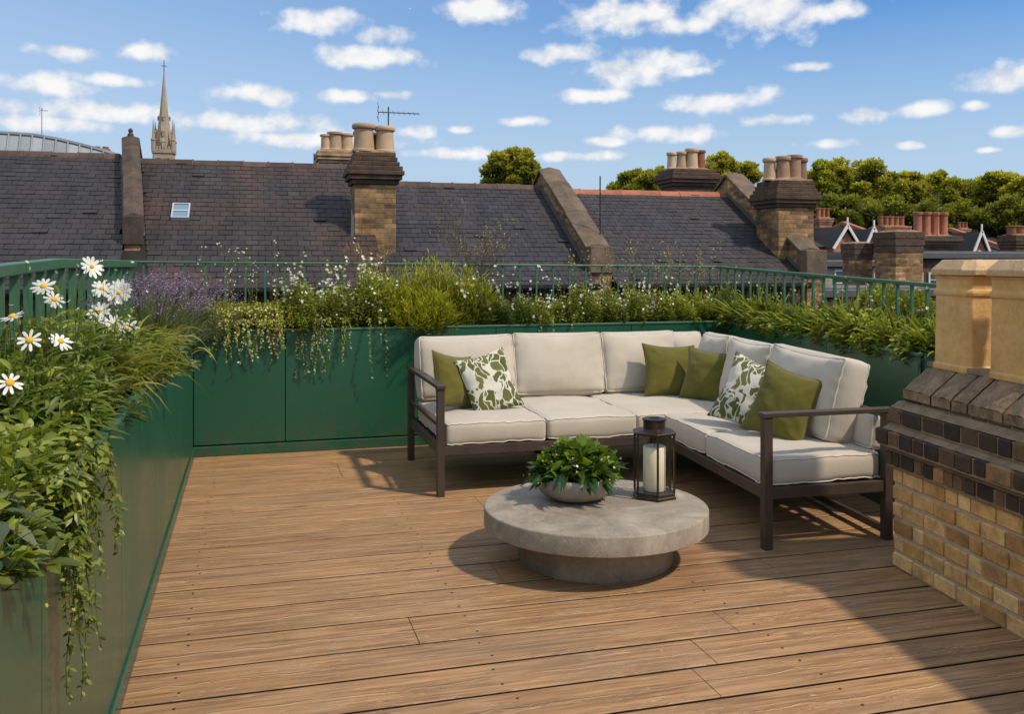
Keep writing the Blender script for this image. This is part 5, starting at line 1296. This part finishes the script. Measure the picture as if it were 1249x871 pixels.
# ------------------------------------------------------------------ sofa
def sofa():
    root = thing('corner_sofa', (2.9, 5.9, 0), 'L shaped corner sofa with dark metal frame and cream cushions', 'sofa')
    AZ = .715; leg = .048
    FL = Vector((1.595, 5.80)); BL = Vector((1.595, 6.93)); FR = Vector((3.02, 4.27)); IN = Vector((3.14, 5.80)); BR = Vector((3.74, 4.25)); BC = Vector((4.02, 6.93))
    aR = (IN-FR).normalized()
    def bar3(m, p, q, w, h): m.bar(p, q, w, h, .5)
    def P3(v, z): return (v.x, v.y, z)
    # legs
    for v, top in ((FL, AZ-.026), (BL, AZ-.026), (FR, AZ-.026), (BR, AZ-.026), (IN+Vector((-.02,.02)), .24), (BC, .7), (Vector((2.6,6.93)), .24), (Vector((2.45,5.80)), .24)):
        if (v-Vector((2.45,5.80))).length < .01 or (v-IN).length < .05: continue
        m = MB(); m.box(v.x-leg/2, v.x+leg/2, v.y-leg/2, v.y+leg/2, 0, top); bevel(m.build('leg', M['frame'], root), .003, 2)
    # armrests: flat bar on top
    m = MB(); m.box(FL.x-.03, FL.x+.03, FL.y-.035, BL.y+.03, AZ-.024, AZ); bevel(m.build('armrest', M['frame'], root), .004, 2)
    m = MB(); m.bar((FR.x-.035, FR.y, AZ-.012), (BR.x+.03, BR.y, AZ-.012), .06, .026); bevel(m.build('armrest', M['frame'], root), .004, 2)
    # seat rails
    zt, zb = .322, .262
    def rail(p, q, w=.032, name='seat_rail', z0=zb, z1=zt):
        m = MB(); m.bar((p[0],p[1],(z0+z1)/2), (q[0],q[1],(z0+z1)/2), w, z1-z0); bevel(m.build(name, M['frame'], root), .003, 2)
    rail((FL.x+.024, FL.y-.005), (IN.x+.0, IN.y-.005)); rail((FL.x, FL.y+.024), (BL.x, BL.y-.024)); rail((BL.x+.024, BL.y), (BC.x, BC.y))
    rail((FR.x-.003, FR.y+.024), (IN.x-.003, IN.y-.02)); rail((FR.x+.024, FR.y), (BR.x-.024, BR.y)); rail((BR.x, BR.y+.024), (BC.x, BC.y-.02))
    rail((BR.x, BR.y+.02), (BR.x+.27, BC.y-.02), .03, 'floor_rail', .03, .07)
    rail((BL.x, FL.y+.024), (BL.x, BL.y-.024), .026, 'side_slat', .44, .465)
    rail((BL.x+.02, BL.y), (BC.x, BC.y), .026, 'back_rail', .66, .69); rail((BR.x, BR.y+.02), (BC.x, BC.y-.03), .026, 'back_rail', .66, .69)
    # slats under the cushions
    m = MB()
    for y in np.arange(5.9, 6.85, .13): m.box(1.63, 3.9, y-.03, y+.03, .298, .316)
    for s in np.arange(.1, 1.5, .13):
        p = FR+aR*s; m.bar((p.x+.02,p.y,.306),(p.x+.72,p.y,.306),.06,.016)
    m.build('seat_slats', M['frame'], root)
    # seat cushions
    sh = .142; zc = .326+sh/2
    def seat(x0, x1, y0, y1, zo=0): 
        Mx = Matrix.Translation(((x0+x1)/2, (y0+y1)/2, zc+zo)); cushion('seat_cushion', root, Mx, (x1-x0)/2-.002, (y1-y0)/2, sh/2, .03, .014, .007)
    seat(1.625, 2.305, 5.775, 6.83); seat(2.309, 2.95, 5.775, 6.83); seat(2.954, 3.93, 5.79, 6.83, -.001)
    def rseat(s0, s1, t0=0, t1=.70):
        c = FR+aR*((s0+s1)/2)+Vector((1,-.0))*((t0+t1)/2)
        Mx = Matrix.Translation((c.x, c.y, zc)) @ Matrix(((1, aR.x/aR.y, 0, 0), (0,1,0,0),(0,0,1,0),(0,0,0,1)))
        cushion('seat_cushion', root, Mx, (t1-t0)/2, (s1-s0)*aR.y/2-.002, sh/2, .03, .014, .007)
    rseat(.0, .795, -.005); rseat(.80, 1.51, -.005)
    # back cushions (local: x wide, y tall, z thin)
    def back(xc, yc, w, h, thick, yaw, tilt=14, zb_=.466, roll=0, puff=.066):
        Mx = Matrix.Translation((xc, yc, zb_+h/2)) @ Matrix.Rotation(R(yaw), 4, 'Z') @ Matrix.Rotation(R(90-tilt), 4, 'X') @ Matrix.Rotation(R(roll), 4, 'Z')
        cushion('back_cushion', root, Mx, w/2, h/2, thick/2, .04, puff, .011)
    back(1.99, 6.80, .735, .475, .16, 0, roll=.6); back(2.715, 6.81, .725, .48, .16, 0, roll=-.5); back(3.40, 6.82, .64, .475, .16, 0, roll=.4); 
    back(3.82, 6.84, .30, .465, .14, 0)
    back(3.90, 6.42, .52, .475, .16, -97, roll=.8); back(3.83, 5.78, .68, .475, .17, -96); back(3.73, 4.95, .92, .485, .18, -96, roll=-.6)
    # end strip behind the right cushion
    cushion('bolster', root, Matrix.Translation((3.78, 4.62, .56)) @ Matrix.Rotation(R(-96), 4, 'Z') @ Matrix.Rotation(R(84), 4, 'X'), .30, .095, .045, .03, .01)
sofa()
# ------------------------------------------------------------------ scatter pillows
def pillow(label, mat, c, size, thick, yaw, tilt, roll, sx=1.0, seed=1):
    n = 34; root = thing('scatter_pillow', (c[0], c[1], c[2]-size/2), label, 'pillow', 'scatter pillows on the sofa')
    h = size/2; V = []; t = np.linspace(-1, 1, n+1); t = np.sign(t)*(1-(1-np.abs(t))**1.3)
    def P(u, v, s):
        e = (1-abs(u)**2.4)*(1-abs(v)**2.4); T_ = thick/2*(max(e,0)**.52)
        x = u*h*sx*(1-.12*(1-v*v)); y = v*h*(1-.12*(1-u*u))
        cr = .007*mnoise.noise(Vector((u*2.5+seed*7, v*2.5, s)))+.004*mnoise.noise(Vector((u*7+seed, v*7, s*3)))
        rad = math.hypot(u, v); an = math.atan2(v, u); fold = .0035*math.sin(an*11+seed+2*mnoise.noise(Vector((u*2,v*2,seed))))*max(0, rad-.55)*2
        return (x, y, s*(T_+(cr+fold)*min(1, e*3)))
    grid = {}; F_ = []
    for s in (1, -1):
        for i in range(n+1):
            for j in range(n+1):
                edge = i in (0,n) or j in (0,n)
                if s == -1 and edge: grid[(s,i,j)] = grid[(1,i,j)]; continue
                grid[(s,i,j)] = len(V); V.append(P(t[i], t[j], s))
        for i in range(n):
            for j in range(n):
                q = [grid[(s,i,j)], grid[(s,i+1,j)], grid[(s,i+1,j+1)], grid[(s,i,j+1)]]; F_.append(q if s == 1 else q[::-1])
    Mx = Matrix.Rotation(R(yaw), 4, 'Z') @ Matrix.Rotation(R(90-tilt), 4, 'X') @ Matrix.Rotation(R(roll), 4, 'Z')
    m = MB(); m.add(np.array(V), F_, .5); o = m.build('cover', mat, root, smooth=True, local=True)
    o.matrix_local = Matrix.Translation((0,0,size/2)) @ Mx
    m = MB(); loop = [P(a,-1,1) for a in t[:-1]]+[P(1,a,1) for a in t[:-1]]+[P(a,1,1) for a in t[::-1][:-1]]+[P(-1,a,1) for a in t[::-1][:-1]]
    closed_tube(m, loop, .0035, 5); p_ = m.build('seam', mat, o, smooth=True, local=True)
    return root
pillow('olive pillow at the left end of the sofa against the arm', M['olive'], (1.80, 6.32, .665), .41, .18, 34, 20, -12, .92, seed=1)
pillow('leaf print pillow leaning right of the left olive pillow', M['leafprint'], (2.03, 6.24, .655), .44, .14, 6, 20, 14, .88, seed=2)
pillow('square olive pillow facing forward near the sofa corner', M['olive'], (3.53, 6.50, .665), .42, .15, -8, 20, -3, seed=3)
pillow('olive pillow turned sideways right in the sofa corner', M['olive'], (3.70, 6.20, .655), .40, .15, -52, 18, -4, seed=4)
pillow('leaf print pillow on the right arm section of the sofa', M['leafprint'], (3.42, 5.10, .675), .45, .16, -50, 22, -17, .95, seed=5)
pillow('olive pillow next to the right armrest of the sofa', M['olive'], (3.43, 4.76, .665), .44, .16, -50, 20, -16, .88, seed=6)

# ------------------------------------------------------------------ coffee table
fwT = 4.68; rT = (726-CX)/F*fwT; TX, TY = .43+rT*CT+fwT*ST, -rT*ST+fwT*CT; TZ = .272
def table():
    root = thing('coffee_table', (TX, TY, 0), 'round grey stone coffee table on a recessed drum base', 'coffee table')
    m = MB(); r = .566; m.lathe([(r-.012,TZ-.100),(r,TZ-.092),(r,TZ-.008),(r-.003,TZ-.002),(r-.010,TZ),(r*.5,TZ),(.01,TZ)], (TX,TY,0), 128); o = m.build('tabletop', M['stone'], root, smooth=True); o.modifiers.new('e','EDGE_SPLIT').split_angle = R(50)
    m = MB(); r = .39; m.lathe([(r-.004,0),(r,.005),(r,TZ-.101)], (TX,TY,0), 96); o = m.build('drum_base', M['stone'], root, smooth=True); o.modifiers.new('e','EDGE_SPLIT').split_angle = R(50)
table()
def gpz(px, py, z): 
    fw = F*(EYE-z)/(py-HY); r = (px-CX)/F*fw; return Vector((.43+r*CT+fw*ST, -r*ST+fw*CT, z))
def bowl():
    c = gpz(701, 608, TZ+.001); root = thing('planted_bowl', c, 'shallow stone bowl standing on the coffee table', 'bowl')
    m = MB(); R0 = .205; m.lathe([(.08,0),(.10,.002),(.15,.018),(.187,.05),(.203,.085),(.205,.108),(.200,.122),(.192,.126),(.186,.120),(.185,.10)], tuple(c), 72); m.build('bowl_body', M['bowl'], root, smooth=True)
    m = MB(); m.lathe([(.184,.095),(.1,.105),(.01,.11)], tuple(c), 40); m.build('soil', M['soil'], root)
    pr_ = thing('bowl_plant', (c.x, c.y, c.z+.1), 'mixed leafy plants growing in the stone bowl', 'plant')
    m = MB(); st = MB(); ml = MB(); fl = MB()
    # dark glossy leaves hanging over the rim
    N = 210; a = rng.random(N)*6.28; q = rng.uniform(.3,1,N); P = np.stack([c.x+np.cos(a)*q*.18, c.y+np.sin(a)*q*.18, c.z+.12+rng.uniform(0,.05,N)],1)
    D = np.stack([np.cos(a), np.sin(a), rng.uniform(-.1,.9,N)],1)+rng.normal(0,.25,(N,3)); leaves(m, P, D, rng.uniform(.08,.15,N), rng.uniform(.03,.05,N), 'oval', rng.uniform(.15,.6,N), np.clip(rng.normal(.4,.25,N),0,1))
    # bright lobed leaves in the middle
    N = 250; a = rng.random(N)*6.28; q = rng.random(N)**.6; P = np.stack([c.x+.02+np.cos(a)*q*.18, c.y+np.sin(a)*q*.16, c.z+.13+(1-q*q)*.11+rng.uniform(-.03,.05,N)],1)
    D = np.stack([np.cos(a)*q, np.sin(a)*q, rng.uniform(.2,1.0,N)],1)+rng.normal(0,.3,(N,3)); leaves(ml, P, D, rng.uniform(.05,.09,N), rng.uniform(.055,.085,N), 'lobed', .25, np.clip(rng.normal(.55,.25,N),0,1))
    sticks(st, P-np.array([0,0,.1]), P, np.zeros((N,3)), .0015, 2, .4)
    # upright spiky grey tuft
    N = 70; P = np.stack([c.x-.07+rng.normal(0,.02,N), c.y+.05+rng.normal(0,.02,N), c.z+.14+rng.uniform(0,.1,N)],1); leaves(m, P, rng.normal(0,.45,(N,3))+UP, rng.uniform(.05,.11,N), .008, 'blade', .1, rng.uniform(.3,.8,N))
    # arching stalks with buds
    N = 34; a = rng.uniform(0,6.28,N); b0 = np.stack([c.x+np.cos(a)*.07, c.y+np.sin(a)*.07, np.full(N,c.z+.12)],1); rr = rng.uniform(.10,.30,N); b1 = np.stack([c.x+np.cos(a)*rr, c.y+np.sin(a)*rr, c.z+.33-rr*.75+rng.uniform(-.05,.06,N)],1)
    bd = np.zeros((N,3)); bd[:,2] = .03; sticks(st, b0, b1, bd, .0017, 5, .6)
    for k in range(2): flowers(fl, b1+rng.normal(0,.008,(N,3)), rng.normal(0,1,(N,3)), .0065, 5, None, .8, .5)
    N = 26; P = np.stack([c.x+rng.normal(0,.10,N), c.y-.06+rng.normal(0,.07,N), c.z+.15+rng.uniform(0,.08,N)],1); f2 = MB(); flowers(f2, P, rng.normal(0,.4,(N,3))+np.array([0,-1,.6]), .009, 5)
    m.build('glossy_leaves', M['lf_dark2'], pr_); ml.build('lobed_leaves', M['lf_lobed'], pr_); st.build('stems', M['stem'], pr_); tag(fl.build('yellow_blooms', M['yflower'], pr_), kind='stuff'); tag(f2.build('blooms', M['wflower'], pr_), kind='stuff')
M['lf_dark2'] = m_leaf('glossy_dark_leaf', (.010, .04, .010), (.07, .14, .025), .2, .28)
M['lf_lobed'] = m_leaf('lobed_lime_leaf', (.045, .10, .008), (.19, .27, .03), .35, .4)
bowl()
def lantern():
    c = gpz(798, 606, TZ+.001); root = thing('lantern', c, 'hexagonal bronze and glass lantern on the coffee table', 'lantern')
    s6 = [(math.cos(R(a)), math.sin(R(a))) for a in range(15, 375, 60)]
    def hexp(m, prof):
        vs = [(c.x+r*x, c.y+r*y, c.z+z) for r, z in prof for x, y in s6]; n = 6
        m.add(vs, [(i*n+q, i*n+(q+1)%n, (i+1)*n+(q+1)%n, (i+1)*n+q) for i in range(len(prof)-1) for q in range(n)]+[tuple(range(n))[::-1], tuple(range((len(prof)-1)*n, len(prof)*n))], .5)
    r = .114; H = .345
    m = MB(); hexp(m, [(r+.006,0),(r+.006,.012),(r,.016),(r,.030),(r-.004,.034)]); bevel(m.build('base', M['bronze'], root), .002, 2)
    m = MB()
    for x, y in s6: m.bar((c.x+x*(r-.005),c.y+y*(r-.005),c.z+.03),(c.x+x*(r-.005),c.y+y*(r-.005),c.z+H-.01),.009,.009)
    m.build('frame_bars', M['bronze'], root)
    m = MB(); hexp(m, [(r+.004,H-.014),(r+.007,H-.004),(r+.004,H),(r*.62,H+.014),(r*.55,H+.016)]); bevel(m.build('roof_plate', M['bronze'], root), .002, 2)
    m = MB(); m.lathe([(.058,H+.014),(.058,H+.055),(.064,H+.058),(.064,H+.064),(.052,H+.068),(.030,H+.066),(.028,H+.058),(.004,H+.057)], tuple(c), 40); o = m.build('vent_cap', M['bronze'], root, smooth=True); o.modifiers.new('e','EDGE_SPLIT').split_angle = R(35)
    for i in range(6):
        x0, y0 = s6[i]; x1, y1 = s6[(i+1)%6]; q = r-.005; m = MB(); m.add([(c.x+x0*q,c.y+y0*q,c.z+.034),(c.x+x1*q,c.y+y1*q,c.z+.034),(c.x+x1*q,c.y+y1*q,c.z+H-.014),(c.x+x0*q,c.y+y0*q,c.z+H-.014)], [(0,1,2,3)]); m.build('glass_pane', M['glass'], root)
    cd = thing('candle', (c.x, c.y, c.z+.035), 'thick ivory pillar candle inside the hexagonal lantern', 'candle')
    m = MB(); m.lathe([(.056,0),(.058,.003),(.058,.225),(.055,.231),(.050,.230),(.034,.222),(.004,.220)], (c.x,c.y,c.z+.035), 48); m.build('wax', M['wax'], cd, smooth=True)
    m = MB(); m.tube([(c.x,c.y,c.z+.254),(c.x+.002,c.y,c.z+.267),(c.x+.005,c.y,c.z+.277)], .0016, 5); m.build('wick', M['wick'], cd)
lantern()
print('objects', len(bpy.data.objects), 'polys', sum(len(m.polygons) for m in bpy.data.meshes))
